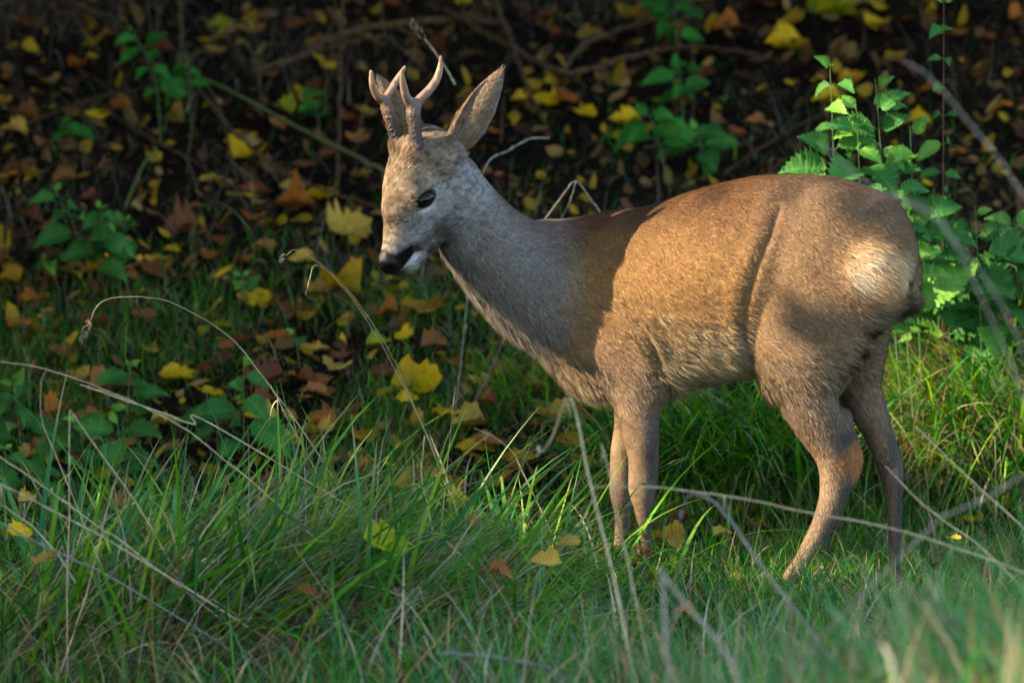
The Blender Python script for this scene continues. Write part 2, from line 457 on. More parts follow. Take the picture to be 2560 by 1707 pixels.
# flank crease in front of the thigh and hollow behind the elbow
pc = P(1934, 770, ymid(1934)) + NB * 0.128
pd = P(1948, 640, ymid(1948)) + NB * 0.128
pe = P(1990, 530, ymid(1990)) + NB * 0.120
F.chain([(*(P(1722, 800, ymid(1722)) + NB * .118), .006), (*(P(1732, 880, ymid(1732)) + NB * .112), .011), (*(P(1712, 930, ymid(1712)) + NB * .10), .010)], 0.03, cut=True)
def skin_at(px, py):
    d = ray(px, py)
    for y in np.arange(-.36, .4, .002):
        q = CAM + d * ((y - CAM[1]) / d[1]); i = np.round((q - F.o) / F.h).astype(int)
        if (i >= 0).all() and (i < F.n).all() and F.D[i[0], i[1], i[2]] < 0: return q
    return None
def fold(pts, r, ridge=0.0, dx=-24):
    q = [skin_at(*p) for p in pts]
    if ridge:
        rq = [skin_at(p[0] + dx, p[1]) for p in pts]
        F.chain([(*(a + np.array([0, .012, 0])), .012 + ridge * math.sin(math.pi * (k + .5) / len(rq))) for k, a in enumerate(rq) if a is not None], .02)
        q = [skin_at(*p) for p in pts]
    F.chain([(*(a + np.array([0, -.002, 0])), r * (.5 + .5 * math.sin(math.pi * (k + .5) / len(q)))) for k, a in enumerate(q) if a is not None], .008, cut=True)
fold([(1948, 520), (1924, 585), (1893, 660), (1866, 740), (1853, 810), (1864, 875)], .0055, .0025)
fold([(1592, 805), (1626, 850), (1648, 900), (1640, 935)], .006, .003)
fold([(1440, 905), (1480, 930), (1530, 945)], .006)
# head
F.ellipsoid(H(-.05, .010, 0), (HF, HU, HL), (.080, .058, .050), 0.02)
F.chain([HN(-.06, .042, 0, .034, 1.2), HN(-.01, .03, 0, .034, 1.25), HN(.04, .004, 0, .034, 1.0)], 0.02, HL)
for s in (1, -1):
    F.ellipsoid(H(.000, .018, .036 * s), (HF, HU, HL), (.028, .018, .017), 0.012)
    F.ellipsoid(H(-.025, -.052, .020 * s), (HF, HU, HL), (.062, .05, .030), 0.02)
    F.ellipsoid(H(.045, -.04, .017 * s), (HF, HU, HL), (.05, .03, .022), 0.015)
F.chain([HN(.02, -.02, 0, .042, .85), HN(.062, -.029, 0, .039, .78), HN(.095, -.042, 0, .031, .8), HN(.118, -.047, 0, .028, .85), HN(.126, -.048, 0, .026, .9)], 0.015, HL)
F.chain([HN(-.03, -.085, 0, .028, 1), HN(.03, -.086, 0, .024, .9), HN(.075, -.079, 0, .019, .95), HN(.108, -.073, 0, .017, 1.1)], 0.012, HL)
F.ellipsoid(H(.133, -.040, 0), (HF, HU, HL), (.014, .017, .021), 0.008)
for s in (1, -1):
    F.ellipsoid(H(.143, -.042, .0145 * s), (HF, HU, HL), (.008, .007, .005), 0.004, cut=True)
    F.ellipsoid(H(.108, -.067, .026 * s), (HF * .97 + HU * .2, HU * .97 - HF * .2, HL), (.035, .0035, .008), 0.004, cut=True)     # mouth line
    F.ellipsoid(H(.004, .001, .056 * s), (EA1, EA2, HL), (.021, .015, .012), 0.006, cut=True)       # eye socket
    F.chain([HN(-.055, .055, .024 * s, .019), HN(-.053, .070, .024 * s, .0155)], 0.012)               # antler pedicle
    F.chain([HN(-.085, .012, .030 * s, .034), HN(-.106, .010, .040 * s, .026)], 0.02)               # ear root
body_v, body_q = F.mesh(2)
body_n = vert_normals(body_v, body_q)

DEER = link('roe_deer', None, loc=(0.4235, 0, 0), label='roe deer buck with short forked antlers standing side-on in the grass', category='deer')
DLOC = np.array([0.4235, 0, 0])

# coat regions ---------------------------------------------------------------
C_BACK, C_FLANK = srgb(104, 72, 44), srgb(152, 112, 66)
C_BELLY, C_LEG, C_LEGD = srgb(200, 178, 142), srgb(132, 114, 96), srgb(104, 93, 84)
C_NECK, C_CHEEK, C_BROW = srgb(140, 130, 120), srgb(152, 147, 142), srgb(164, 140, 112)
C_WHITE, C_BLACK, C_RUST = srgb(216, 190, 156), srgb(17, 15, 14), srgb(186, 134, 82)

def seg_weight(v, pts, r, soft):
    d = np.full(len(v), 9.0)
    pts = np.asarray(pts)
    for a, b in zip(pts[:-1], pts[1:]):
        ba = b - a; t = np.clip(((v - a) @ ba) / (ba @ ba), 0, 1)
        d = np.minimum(d, np.linalg.norm(v - a - t[:, None] * ba, axis=1))
    return 1 - sstep(r, r + soft, d)

def blob(v, c, r, soft):
    return 1 - sstep(r, r + soft, np.linalg.norm(v - c, axis=1))

def lg0(z): return sstep(.37, .30, z)
RUMP = P(2232, 668, ymid(2232)) + NB * 0.072
def coat(v, nrm):
    """colour, comb direction, hair length, lift for points on the skin"""
    n = len(v)
    q = v - HO; f, u, l = q @ HF, q @ HU, q @ HL
    z = v[:, 2]
    sx = (v - P(1850, 650, 0)) @ (-BHEAD)            # along the body towards the rump
    back = sstep(0.15, 0.75, nrm[:, 2])
    low = sstep(.50, .36, z)
    mot = vnoise(v, 16, 11)[:, None]; fine = vnoise(v, 60, 12)[:, None]
    c = C_FLANK * (1 - back)[:, None] + C_BACK * back[:, None]
    c = c * (1 - (low * .5)[:, None]) + C_LEG * (low * .5)[:, None]
    under = sstep(-.2, -.7, nrm[:, 2]) * sstep(.33, .40, z)
    c = c * (1 - under)[:, None] + C_BELLY * under[:, None]
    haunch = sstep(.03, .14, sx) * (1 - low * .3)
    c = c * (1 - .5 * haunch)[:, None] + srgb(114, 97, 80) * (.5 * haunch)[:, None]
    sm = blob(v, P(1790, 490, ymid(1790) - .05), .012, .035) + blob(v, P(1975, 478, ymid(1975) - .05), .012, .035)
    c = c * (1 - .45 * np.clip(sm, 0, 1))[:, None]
    lowg = sstep(.62, .45, z) * (1 - lg0(z)); c = c * (1 - .3 * lowg)[:, None] + srgb(140, 122, 102) * (.3 * lowg)[:, None]
    # legs
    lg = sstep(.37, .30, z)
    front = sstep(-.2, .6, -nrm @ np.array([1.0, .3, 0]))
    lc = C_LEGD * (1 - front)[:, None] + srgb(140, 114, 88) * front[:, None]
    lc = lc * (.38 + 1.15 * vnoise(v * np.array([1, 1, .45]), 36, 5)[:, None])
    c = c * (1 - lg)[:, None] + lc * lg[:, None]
    # hock tuft and inner thigh rust
    hk = blob(v, P(2135, 1150, -.12), .022, .03); c = c * (1 - hk)[:, None] + srgb(176, 116, 66) * hk[:, None]
    # rump patch
    wr = blob((v - RUMP) * np.array([.85, .7, 1.0]) + RUMP, RUMP, .036, .038)
    pv = (v - RUMP) @ np.array([1.0, 0, 0]); pw = (v - RUMP)[:, 2]
    core = np.exp(-(((pv + .035) / .026) ** 2 + ((pw + .012) / .024) ** 2)) + .7 * np.exp(-(((pv + .012) / .022) ** 2 + ((pw - .026) / .016) ** 2)) + .8 * np.exp(-(((pv - .062) / .012) ** 2 + ((pw - .02) / .03) ** 2))
    core = np.clip(core + .35 * (vnoise(v * np.array([1, 1, .5]), 60, 8) - .5), 0, 1)
    rc = srgb(206, 160, 110) * (1 - core)[:, None] + C_WHITE * core[:, None]
    c = c * (1 - wr)[:, None] + rc * wr[:, None]
    dk = blob(v, P(2195, 840, -.16), .012, .03); c = c * (1 - .8 * dk)[:, None] + C_BLACK * (.8 * dk)[:, None]
    # neck and head
    neckpts = [P(x, y_, d) for x, y_, d, r in NK[:6]]
    wn_ = seg_weight(v, neckpts, .105, .05) * sstep(P(1500, 0, 0)[0], P(1360, 0, 0)[0], v[:, 0])
    nc = C_NECK * (1 - .5 * back)[:, None] + C_BACK * (.5 * back)[:, None]
    c = c * (1 - wn_)[:, None] + nc * wn_[:, None]
    wh = sstep(-.135, -.09, f) * (np.linalg.norm(q, axis=1) < .2) * sstep(-.125, -.105, u)
    top = sstep(-.012, .03, u + .25 * f * (f > 0))
    hc = C_CHEEK * (1 - top)[:, None] + C_BROW * top[:, None]
    hc = hc * (1 - (.35 * top * sstep(.45, .75, mot[:, 0]))[:, None]) * (1 - (.5 * sstep(.55, .8, vnoise(v, 75, 17)) * (.35 + .65 * top))[:, None]) * (1 - (.45 * sstep(.5, .72, vnoise(v, 150, 18)))[:, None]) * 1.1
    c = c * (1 - wh)[:, None] + hc * wh[:, None]
    dark = wh * sstep(.02, .05, u) * sstep(-.03, -.065, f) * sstep(.02, .035, np.abs(l)) ; c = c * (1 - .45 * dark)[:, None] + srgb(60, 48, 40) * (.45 * dark)[:, None]
    stripe = wh * np.exp(-(l / .014) ** 2) * sstep(.0, .03, f) * sstep(.1, .07, f) * .45
    c = c * (1 - stripe)[:, None] + srgb(84, 70, 60) * stripe[:, None]
    al = np.abs(l)
    ring = wh * blob(np.column_stack([f - .004, u - .001, (al - .045) * .6]), np.zeros(3), .023, .012)
    below = ring * sstep(.006, -.006, u)
    c = c * (1 - .85 * below)[:, None] + srgb(214, 212, 210) * (.85 * below)[:, None]
    lid = wh * blob(np.column_stack([((f - .004) * .88 + (u - .001) * .47) * .72, (u - .001) * .88 - (f - .004) * .47, (al - .044) * .7]), np.zeros(3), .0180, .003)
    c = c * (1 - .9 * lid)[:, None] + C_BLACK * (.9 * lid)[:, None]
    tear = wh * blob(np.column_stack([(f - .026) * .8, (u - .006), (al - .040) * .5]), np.zeros(3), .004, .006)
    c = c * (1 - .8 * tear)[:, None] + C_BLACK * (.8 * tear)[:, None]
    chin = wh * sstep(-.062, -.070, u) * sstep(.075, .09, f)
    c = c * (1 - chin)[:, None] + srgb(232, 230, 226) * chin[:, None]
    nose = wh * sstep(.108, .118, f - .25 * (u + .04)) * sstep(-.069, -.064, u)
    band = wh * sstep(.078, .088, f + .2 * (u + .05)) * sstep(-.070, -.065, u) * sstep(-.030, -.040, u - .25 * (f - .1)) * sstep(.012, .018, al)
    bl = np.maximum(nose, band)
    c = c * (1 - bl)[:, None] + C_BLACK * bl[:, None]
    thr = blob(v, P(1158, 612, .03), .008, .03); c = c * (1 - .5 * thr)[:, None] + srgb(190, 184, 174) * (.5 * thr)[:, None]
    grain = vnoise(v, 230, 14)[:, None] * .6 + vnoise(v, 420, 15)[:, None] * .4
    ga = (.5 + .5 * wh)[:, None]
    str_ = vnoise(v * np.array([1, 1, 2.2]), 34, 19)[:, None]
    c = c * (.74 + .26 * mot + .16 * fine + .16 * str_) * (1 + 1.5 * ga * (grain - .5))
    tuft = wh * (blob(v, H(-.045, .066, 0), .03, .025))
    c = c * (1 - .35 * tuft)[:, None] + srgb(116, 86, 58) * (.35 * tuft)[:, None]
    # comb direction
    d = np.tile(-BHEAD + np.array([0, 0, -.55]), (n, 1))
    d[:, 2] -= .8 * low
    dn = np.array([.62, .35, -.7]); d = d * (1 - wn_)[:, None] + dn * wn_[:, None]
    d = d * (1 - wh)[:, None] + (-HF - .35 * HU) * wh[:, None]
    d = d * (1 - lg)[:, None] + np.array([.05, 0, -1.0]) * lg[:, None]
    d = d + 0.34 * (np.column_stack([vnoise(v, 22, 21), vnoise(v, 22, 22), vnoise(v, 22, 23)]) - .5)
    d = d - nrm * np.sum(d * nrm, axis=1)[:, None]
    d /= np.linalg.norm(d, axis=1)[:, None] + 1e-9
    L = np.full(n, .0105)
    L = L + .030 * under + .020 * wr * (1 - lg) + .006 * haunch * low
    L = L * (1 - .45 * wh) * (1 - .4 * lg)
    L = L + .009 * tuft
    L = np.where(bl > .5, .0025, L); L = np.where(lid > .4, .002, L)
    L = L * (1 - .5 * ring)
    elb = blob(v, P(1668, 955, .02), .02, .04) + .7 * blob(v, P(1460, 960, .08), .02, .05)
    L = L + .014 * np.clip(elb, 0, 1)
    lift = .28 + .9 * np.clip(under + elb, 0, 1) + .16 * (vnoise(v, 45, 31) - .5)
    nose_pad = nose * sstep(.118, .126, f)
    return c, d, L, lift, bl, nose_pad

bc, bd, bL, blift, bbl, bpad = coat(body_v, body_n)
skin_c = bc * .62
m_nose, nn, nl, nb = new_mat('wet_nose')
nb.inputs['Base Color'].default_value = (*C_BLACK, 1); nb.inputs['Roughness'].default_value = .24; nb.inputs['Specular IOR Level'].default_value = .2
nb_t = noise_node(nn, nl, 420, 3, nn.new('ShaderNodeTexCoord').outputs['Object']); nb_b = nn.new('ShaderNodeBump'); nb_b.inputs['Strength'].default_value = .6; nb_b.inputs['Distance'].default_value = .002
nl.new(nb_t.outputs['Fac'], nb_b.inputs['Height']); nl.new(nb_b.outputs[0], nb.inputs['Normal'])
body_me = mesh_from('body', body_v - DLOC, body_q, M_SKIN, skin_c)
body_me.materials.append(m_nose)
fp = (bpad[body_q].mean(1) > .5).astype(np.int32)
body_me.polygons.foreach_set('material_index', fp)
link('body', body_me, DEER)

def make_fur(v, q, count, dens, coatf, wid=.00062, seed=1, len_mul=1.0):
    r = np.random.default_rng(seed)
    tri = np.vstack([q[:, [0, 1, 2]], q[:, [0, 2, 3]]])
    a = np.linalg.norm(np.cross(v[tri[:, 1]] - v[tri[:, 0]], v[tri[:, 2]] - v[tri[:, 0]]), axis=1)
    a = a * dens[tri].mean(1)
    k = np.searchsorted(np.cumsum(a) / a.sum(), r.random(count))
    b = r.random((count, 2)); fl = b.sum(1) > 1; b[fl] = 1 - b[fl]
    t = tri[np.clip(k, 0, len(tri) - 1)]
    p = v[t[:, 0]] + (v[t[:, 1]] - v[t[:, 0]]) * b[:, :1] + (v[t[:, 2]] - v[t[:, 0]]) * b[:, 1:]
    nrm = vert_normals(v, q)[t].mean(1); nrm /= np.linalg.norm(nrm, axis=1)[:, None]
    c, d, L, lift = coatf(p, nrm)[:4]
    d = d + .22 * r.normal(size=d.shape); d -= nrm * np.sum(d * nrm, axis=1)[:, None]; d /= np.linalg.norm(d, axis=1)[:, None]
    lift = np.clip(lift + .12 * r.normal(size=count),   .05, 1.3)
    L = L * r.uniform(.65, 1.25, count) * len_mul
    side = np.cross(nrm, d); w = wid * r.uniform(.7, 1.3, count) * np.clip(L / .010, .6, 1.4)
    p = p - nrm * .0008
    d1 = d * np.cos(lift)[:, None] + nrm * np.sin(lift)[:, None]
    d2 = d * np.cos(lift * .2)[:, None] + nrm * np.sin(lift * .2)[:, None]
    mid = p + d1 * (L * .5)[:, None]; tip = mid + d2 * (L * .5)[:, None]
    s = side * (w * .5)[:, None]
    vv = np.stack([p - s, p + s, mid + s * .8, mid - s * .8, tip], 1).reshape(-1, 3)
    g = np.exp(.34 * r.normal(size=count))[:, None]
    band = np.where(r.random(count) < .5, 1.0, .7)[:, None]
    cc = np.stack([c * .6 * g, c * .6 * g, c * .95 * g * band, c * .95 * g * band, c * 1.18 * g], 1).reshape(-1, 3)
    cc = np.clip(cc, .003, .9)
    ns = nrm * .9 + d1 * .0
    nv = np.repeat(nrm[:, None, :], 5, 1) + .35 * r.normal(size=(count, 1, 3))
    nv = nv / np.linalg.norm(nv, axis=2)[:, :, None]
    i = np.arange(count)[:, None] * 5
    quad = i + np.array([[0, 1, 2, 3]]); tr = i + np.array([[3, 2, 4]])
    return vv, quad, tr, cc, nv.reshape(-1, 3)

def fur_obj(v, q, count, dens, coatf, parent, loc, **kw):
    vv, quad, tr, cc, nv = make_fur(v, q, count, dens, coatf, **kw)
    nq, nt_ = len(quad), len(tr)
    me = bpy.data.meshes.new('fur')
    me.vertices.add(len(vv)); me.vertices.foreach_set('co', (vv - loc).astype(np.float32).ravel())
    me.loops.add(nq * 4 + nt_ * 3)
    me.loops.foreach_set('vertex_index', np.concatenate([quad.ravel(), tr.ravel()]).astype(np.int32))
    me.polygons.add(nq + nt_)
    me.polygons.foreach_set('loop_start', np.concatenate([np.arange(nq) * 4, nq * 4 + np.arange(nt_) * 3]).astype(np.int32))
    me.polygons.foreach_set('loop_total', np.concatenate([np.full(nq, 4), np.full(nt_, 3)]).astype(np.int32))
    me.update(calc_edges=True)
    me.polygons.foreach_set('use_smooth', np.ones(nq + nt_, bool))
    c4 = np.ones((len(vv), 4), np.float32); c4[:, :3] = cc
    me.attributes.new('Col', 'FLOAT_COLOR', 'POINT').data.foreach_set('color', c4.ravel())
    me.attributes.new('Nrm', 'FLOAT_VECTOR', 'POINT').data.foreach_set('vector', nv.astype(np.float32).ravel())
    me.materials.append(M_FUR)
    return link('fur', me, parent, kind='stuff')

qh = body_v - HO
dens = 1 + 1.6 * (np.linalg.norm(qh, axis=1) < .17) + .4 * (body_v[:, 2] < .33)
dens = np.where(bpad > .4, 0.0, dens)
qe = np.column_stack([qh @ HF - .004, qh @ HU - .001]); lidz = np.linalg.norm(np.column_stack([(qe @ np.array([.88, .47])) * .75, qe @ np.array([-.47, .88]), (np.abs(qh @ HL) - .047)]), axis=1)
dens = np.where(lidz < .0168, 0.0, dens)
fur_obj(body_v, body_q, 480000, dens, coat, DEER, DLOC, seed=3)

# eyes
m_eye, en, el, eb = new_mat('dark_eye')
eb.inputs['Base Color'].default_value = (.006, .004, .003, 1); eb.inputs['Roughness'].default_value = .04; eb.inputs['Specular IOR Level'].default_value = .22
def uv_sphere(c, axes, rad, nu=20, nv=14):
    th = np.linspace(0, math.pi, nv); ph = np.linspace(0, 2 * math.pi, nu, endpoint=False)
    vts = [c + axes[0] * rad[0] * math.sin(t) * math.cos(p) + axes[1] * rad[1] * math.sin(t) * math.sin(p) + axes[2] * rad[2] * math.cos(t) for t in th for p in ph]
    f = [(i * nu + k, i * nu + (k + 1) % nu, (i + 1) * nu + (k + 1) % nu, (i + 1) * nu + k) for i in range(nv - 1) for k in range(nu)]
    return np.array(vts), np.array(f)
for s in (1, -1):
    a1, a2 = EA1, EA2
    vv, ff = uv_sphere(H(.004, .001, .0450 * s), (a1, a2, HL), (.0208, .0160, .0134))
    link('eye', mesh_from('eye', vv - DLOC, ff, m_eye), DEER)

# antlers
M_ANT, an, al_, ab_ = new_mat('antler')
ta = an.new('ShaderNodeAttribute'); ta.attribute_name = 'Col'
tco = an.new('ShaderNodeTexCoord'); mp = an.new('ShaderNodeMapping'); mp.inputs['Scale'].default_value = (1, 1, .22); al_.new(tco.outputs['Object'], mp.inputs[0])
tn = noise_node(an, al_, 150, 6, mp.outputs[0])
rm = ramp(an, al_, tn.outputs['Fac'], [(.3, (.5, .5, .5)), (.65, (1, 1, 1))])
mxx = an.new('ShaderNodeMixRGB'); mxx.blend_type = 'MULTIPLY'; mxx.inputs[0].default_value = 1
al_.new(ta.outputs['Color'], mxx.inputs[1]); al_.new(rm.outputs[0], mxx.inputs[2]); al_.new(mxx.outputs[0], ab_.inputs['Base Color'])
ab_.inputs['Roughness'].default_value = .5
bpn = an.new('ShaderNodeBump'); bpn.inputs['Strength'].default_value = 1.0; bpn.inputs['Distance'].default_value = .005
al_.new(tn.outputs['Fac'], bpn.inputs['Height']); al_.new(bpn.outputs[0], ab_.inputs['Normal'])
yn, yf = H(-.053, .07, .024)[1], H(-.053, .07, -.024)[1]
near_a = ([(1040, 372, 0, 15), (1038, 330, .002, 14), (1034, 290, .004, 14.5), (1030, 264, .005, 13), (1016, 244, -.004, 9.5), (1008, 212, -.014, 7.5), (1004, 178, -.02, 3.5)],
          [(1034, 285, .004, 13.5), (1046, 254, .010, 10.5), (1070, 229, .02, 9.5), (1090, 202, .028, 8.5), (1100, 172, .034, 6.5), (1102, 142, .034, 2.5)])
far_a = ([(995, 372, 0, 15), (985, 330, .002, 13.5), (973, 285, .004, 13.5), (962, 256, .004, 11), (942, 240, -.004, 8), (931, 210, -.012, 7), (928, 180, -.016, 3.8)],
         [(970, 276, .004, 12), (966, 250, .008, 9.5), (978, 226, .016, 8), (994, 198, .026, 7), (1012, 168, .034, 3)])
for y0, br in ((yn, near_a), (yf, far_a)):
    pts = np.array([P(x, y_, y0 + d) for b_ in br for x, y_, d, r in b_])
    A = Field(pts.min(0) - .03, pts.max(0) + .03, .0016)
    for b_ in br:
        A.chain([N(x, y_, y0 + d, r * 1.14 + .6) for x, y_, d, r in b_], .006, sub=5)
    base = P(br[0][0][0], br[0][0][1] - 4, y0)
    rr = np.random.default_rng(5)
    for k in range(26):                    # the beaded coronet round the foot
        ang = k / 26 * 2 * math.pi; e1 = np.array([1, 0, 0]); e2 = np.array([0, 1, 0])
        A.chain([(*(base + (e1 * math.cos(ang) + e2 * math.sin(ang)) * .0125 + np.array([0, 0, rr.uniform(-.003, .004)])), .0035)], .003)
    for k in range(120):
        t = rr.random() ** 1.3; i = np.array(br[0][0]) * (1 - t) + np.array(br[0][3]) * t; ang = rr.uniform(0, 6.28)
        A.chain([(*(P(i[0], i[1], y0 + i[2]) + np.array([math.cos(ang), math.sin(ang), 0]) * .0112), .0018)], .0022)
    av, aq = A.mesh(1)
    hh = sstep(P(0, 330, y0)[2], P(0, 190, y0)[2], av[:, 2])[:, None]
    ac = srgb(56, 42, 35) * (1 - hh) + srgb(158, 124, 98) * hh
    link('antler', mesh_from('antler', av - DLOC, aq, M_ANT, ac), DEER)

# ears: cupped shells with fur
def ear(base, tip, wdir, L_w, open_n, seed, tuft):
    ax_ = tip - base; L = np.linalg.norm(ax_); ax_ = ax_ / L
    wd = wdir - ax_ * (wdir @ ax_); wd /= np.linalg.norm(wd)
    on = open_n - ax_ * (open_n @ ax_) - wd * (open_n @ wd); on /= np.linalg.norm(on)
    nt_, nv_ = 26, 17
    T, A_ = np.meshgrid(np.linspace(0, 1, nt_), np.linspace(-1, 1, nv_), indexing='ij'); T = T.ravel(); A_ = A_.ravel()
    w = L_w * (.62 + .38 * np.sin(np.clip(T / .42, 0, 1) * math.pi / 2)) * np.where(T < .42, 1, np.clip(1 - ((T - .42) / .58) ** 1.7, 0, 1) ** .8) + .0012
    ang = A_ * math.radians(112) * (1 - .30 * T)
    out = base + ax_ * (L * T)[:, None] + wd * (w * np.sin(ang))[:, None] - on * (w * (np.cos(ang) - .3))[:, None]
    cen = base + ax_ * (L * T)[:, None] + on * (w * .3)[:, None]
    inn = out + (cen - out) * (.0032 / np.maximum(np.linalg.norm(cen - out, axis=1), .004))[:, None]
    n = nt_ * nv_
    q = []
    for i in range(nt_ - 1):
        for k in range(nv_ - 1):
            a = i * nv_ + k; q += [(a, a + 1, a + nv_ + 1, a + nv_), (n + a, n + a + nv_, n + a + nv_ + 1, n + a + 1)]
        for k in (0, nv_ - 1):
            a = i * nv_ + k
            q.append((a, a + nv_, n + a + nv_, n + a) if k == 0 else (a, n + a, n + a + nv_, a + nv_))
    for k in range(nv_ - 1):
        a = (nt_ - 1) * nv_ + k; q.append((a, a + 1, n + a + 1, n + a))
    v = np.vstack([out, inn]); q = np.array(q)
    vn = vert_normals(v, q)
    if np.sum(vn[:n] * (out - cen)) < 0: q = q[:, ::-1].copy()
    edge = np.concatenate([np.abs(A_), np.abs(A_)]); Tt = np.concatenate([T, T]); inner = np.concatenate([np.zeros(n), np.ones(n)])
    tree_v = v
    def colour(p):
        ci = np.empty(len(p), int)
        for s0 in range(0, len(p), 4000):
            ci[s0:s0 + 4000] = np.argmin(((p[s0:s0 + 4000, None] - tree_v[None]) ** 2).sum(2), 1)
        return ci
    def coatf(p, nrm):
        ci = colour(p); e = edge[ci]; t = Tt[ci]; i_ = inner[ci]
        c = srgb(138, 116, 90) * np.ones((len(p), 1))
        rim = sstep(.74, .93, e) * (1 - i_); rs = (((p - base) @ wd) > 0).astype(float)
        c = c * (1 - rim)[:, None] + (srgb(84, 64, 50) * (1 - rs)[:, None] + srgb(196, 188, 176) * rs[:, None]) * rim[:, None]
        c = np.where(i_[:, None] > .5, srgb(178, 168, 156) * (1 - .3 * e[:, None]) , c)
        c = c * (.7 + .6 * vnoise(p, 90, 3))[:, None]
        d = np.tile(ax_, (len(p), 1)) + .5 * wd * (np.sign((p - base) @ wd))[:, None] * .4
        Lh = np.where(i_ > .5, .012 + .016 * (e > .6), .0085 + .014 * sstep(.4, .1, t)); lift = np.where(i_ > .5, .8, .35) * np.ones(len(p))
        d = d - nrm * np.sum(d * nrm, axis=1)[:, None]; d /= np.linalg.norm(d, axis=1)[:, None] + 1e-9
        return c, d, Lh, lift
    c0 = np.where(inner[:, None] > .5, srgb(120, 100, 90), srgb(104, 82, 60))
    e_o = link('ear', mesh_from('ear', v - DLOC, q, M_SKIN, c0), DEER)
    fur_obj(v, q, 15000, np.ones(len(v)), coatf, e_o, DLOC, seed=seed, wid=.0007)
eb1 = H(-.113, .010, .044)
ear(eb1, P(1257, 172, eb1[1] + .02), np.array([.78, -.45, -.5]), .029, np.array([.5, .8, -.3]), 11, 1)
eb2 = H(-.090, .018, -.042)
ear(eb2, P(946, 192, eb2[1] - .01), np.array([.8, .45, .2]), .026, np.array([-.5, .8, 0]), 12, 1)

# hooves
M_HOOF = plain_mat('hoof', srgb(30, 26, 24), srgb(52, 46, 42), 60, .45, .4, .2)
for px, py, y in ((1600, 1466, .02), (1533, 1440, .19), (1948, 1488, -.115), (2238, 1478, -.085)):
    c = P(px, py, y); c[2] = max(ground_h(c[0], c[1]) + .012, .0)
    hv, hf = [], []
    Hh = Field(c - .06, c + .06, .003)
    for s in (1, -1):
        o = np.array([math.sin(TH), math.cos(TH), 0]) * .0085 * s
        Hh.chain([(*(c + o + np.array([0, 0, .018])), .0105), (*(c + o - np.array([.012, -.004, .004])), .0095), (*(c + o - np.array([.026, -.008, .010])), .004)], .003)
    hv, hq = Hh.mesh(1)
    link('hoof', mesh_from('hoof', hv - DLOC, hq, M_HOOF), DEER)

# ------------------------------------------------------------------ grass
def blades(root, az, length, width, lean, curve, color, seed=0, nseg=6, kink=0.25, tipcol=None, basecol=None, facing=None):
    r = np.random.default_rng(seed); n = len(root)
    dirs = np.column_stack([np.cos(az), np.sin(az), np.zeros(n)])
    th = lean.copy(); p = root.astype(float).copy()
    kk = np.where(r.random(n) < kink, r.uniform(.35, .8, n), 9); ka = r.uniform(.5, 1.7, n)
    wob = r.normal(size=n) * .25
    fa = az + math.pi / 2 + (r.normal(size=n) * .6 if facing is None else facing)
    side = np.column_stack([np.cos(fa), np.sin(fa), np.zeros(n)])
    vs_, cs_ = [], []
    for j in range(nseg + 1):
        t = j / nseg
        w = width * np.clip(1 - t ** 1.7, .04, 1) * (0.75 + .5 * min(t * 3, .5))
        tang = dirs * np.sin(th)[:, None] + np.array([0, 0, 1.0]) * np.cos(th)[:, None]
        sd = side - tang * np.sum(side * tang, 1)[:, None]; sd /= np.linalg.norm(sd, axis=1)[:, None] + 1e-6
        vs_ += [p - sd * (w / 2)[:, None], p + sd * (w / 2)[:, None]]
        g = t if tipcol is None else t
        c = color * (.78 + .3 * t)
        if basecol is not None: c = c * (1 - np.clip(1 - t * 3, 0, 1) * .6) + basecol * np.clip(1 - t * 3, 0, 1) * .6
        if tipcol is not None:
            m = (np.clip((t - .75) * 4, 0, 1) * (r.random(n) < .35))[:, None] if j == 0 else np.clip((t - .72) * 4, 0, 1) * tipm
            if j == 0: tipm = (r.random(n) < .3)[:, None].astype(float); m = 0
            c = c * (1 - m) + tipcol * m
        cs_ += [c, c]
        dirs2 = np.column_stack([np.cos(az + wob * t), np.sin(az + wob * t), np.zeros(n)]); dirs = dirs2
        p = p + tang * (length / nseg)[:, None]
        low = p[:, 2] < ground_h(p[:, 0], p[:, 1]) + .004
        p[low, 2] = ground_h(p[low, 0], p[low, 1]) + .006
        th = th + curve / nseg + np.where((t <= kk) & (kk < t + 1 / nseg), ka, 0)
        th = np.minimum(th, 2.5)
        th = np.where(low, np.minimum(th, 1.5), th)
    v = np.stack(vs_, 1).reshape(-1, 3); c = np.stack(cs_, 1).reshape(-1, 3)
    m = 2 * (nseg + 1)
    i = (np.arange(n) * m)[:, None, None] + (np.arange(nseg) * 2)[None, :, None]
    f = (i + np.array([0, 1, 3, 2])[None, None, :]).reshape(-1, 4)
    return v, f, np.clip(c, .002, .9)

GREENS = np.array([srgb(72, 128, 22), srgb(98, 156, 30), srgb(50, 110, 28), srgb(54, 124, 52), srgb(126, 166, 42), srgb(40, 96, 26)])
STRAWS = np.array([srgb(190, 168, 122), srgb(166, 142, 102), srgb(208, 192, 152), srgb(128, 104, 76), srgb(178, 162, 138), srgb(160, 120, 70)])
def pick(pal, n, r, var=.16):
    return pal[r.integers(0, len(pal), n)] * np.exp(var * r.normal(size=n))[:, None]

def grass_object(name, parts, mat, **props):
    vs_, fs_, cs_, o = [], [], [], 0
    for v, f, c in parts:
        vs_.append(v); fs_.append(f + o); cs_.append(c); o += len(v)
    return link(name, mesh_from(name, np.vstack(vs_), np.vstack(fs_), mat, np.vstack(cs_)), **props)

def on_ground(x, y, dz=-.006):
    return np.column_stack([x, y, ground_h(x, y) + dz])

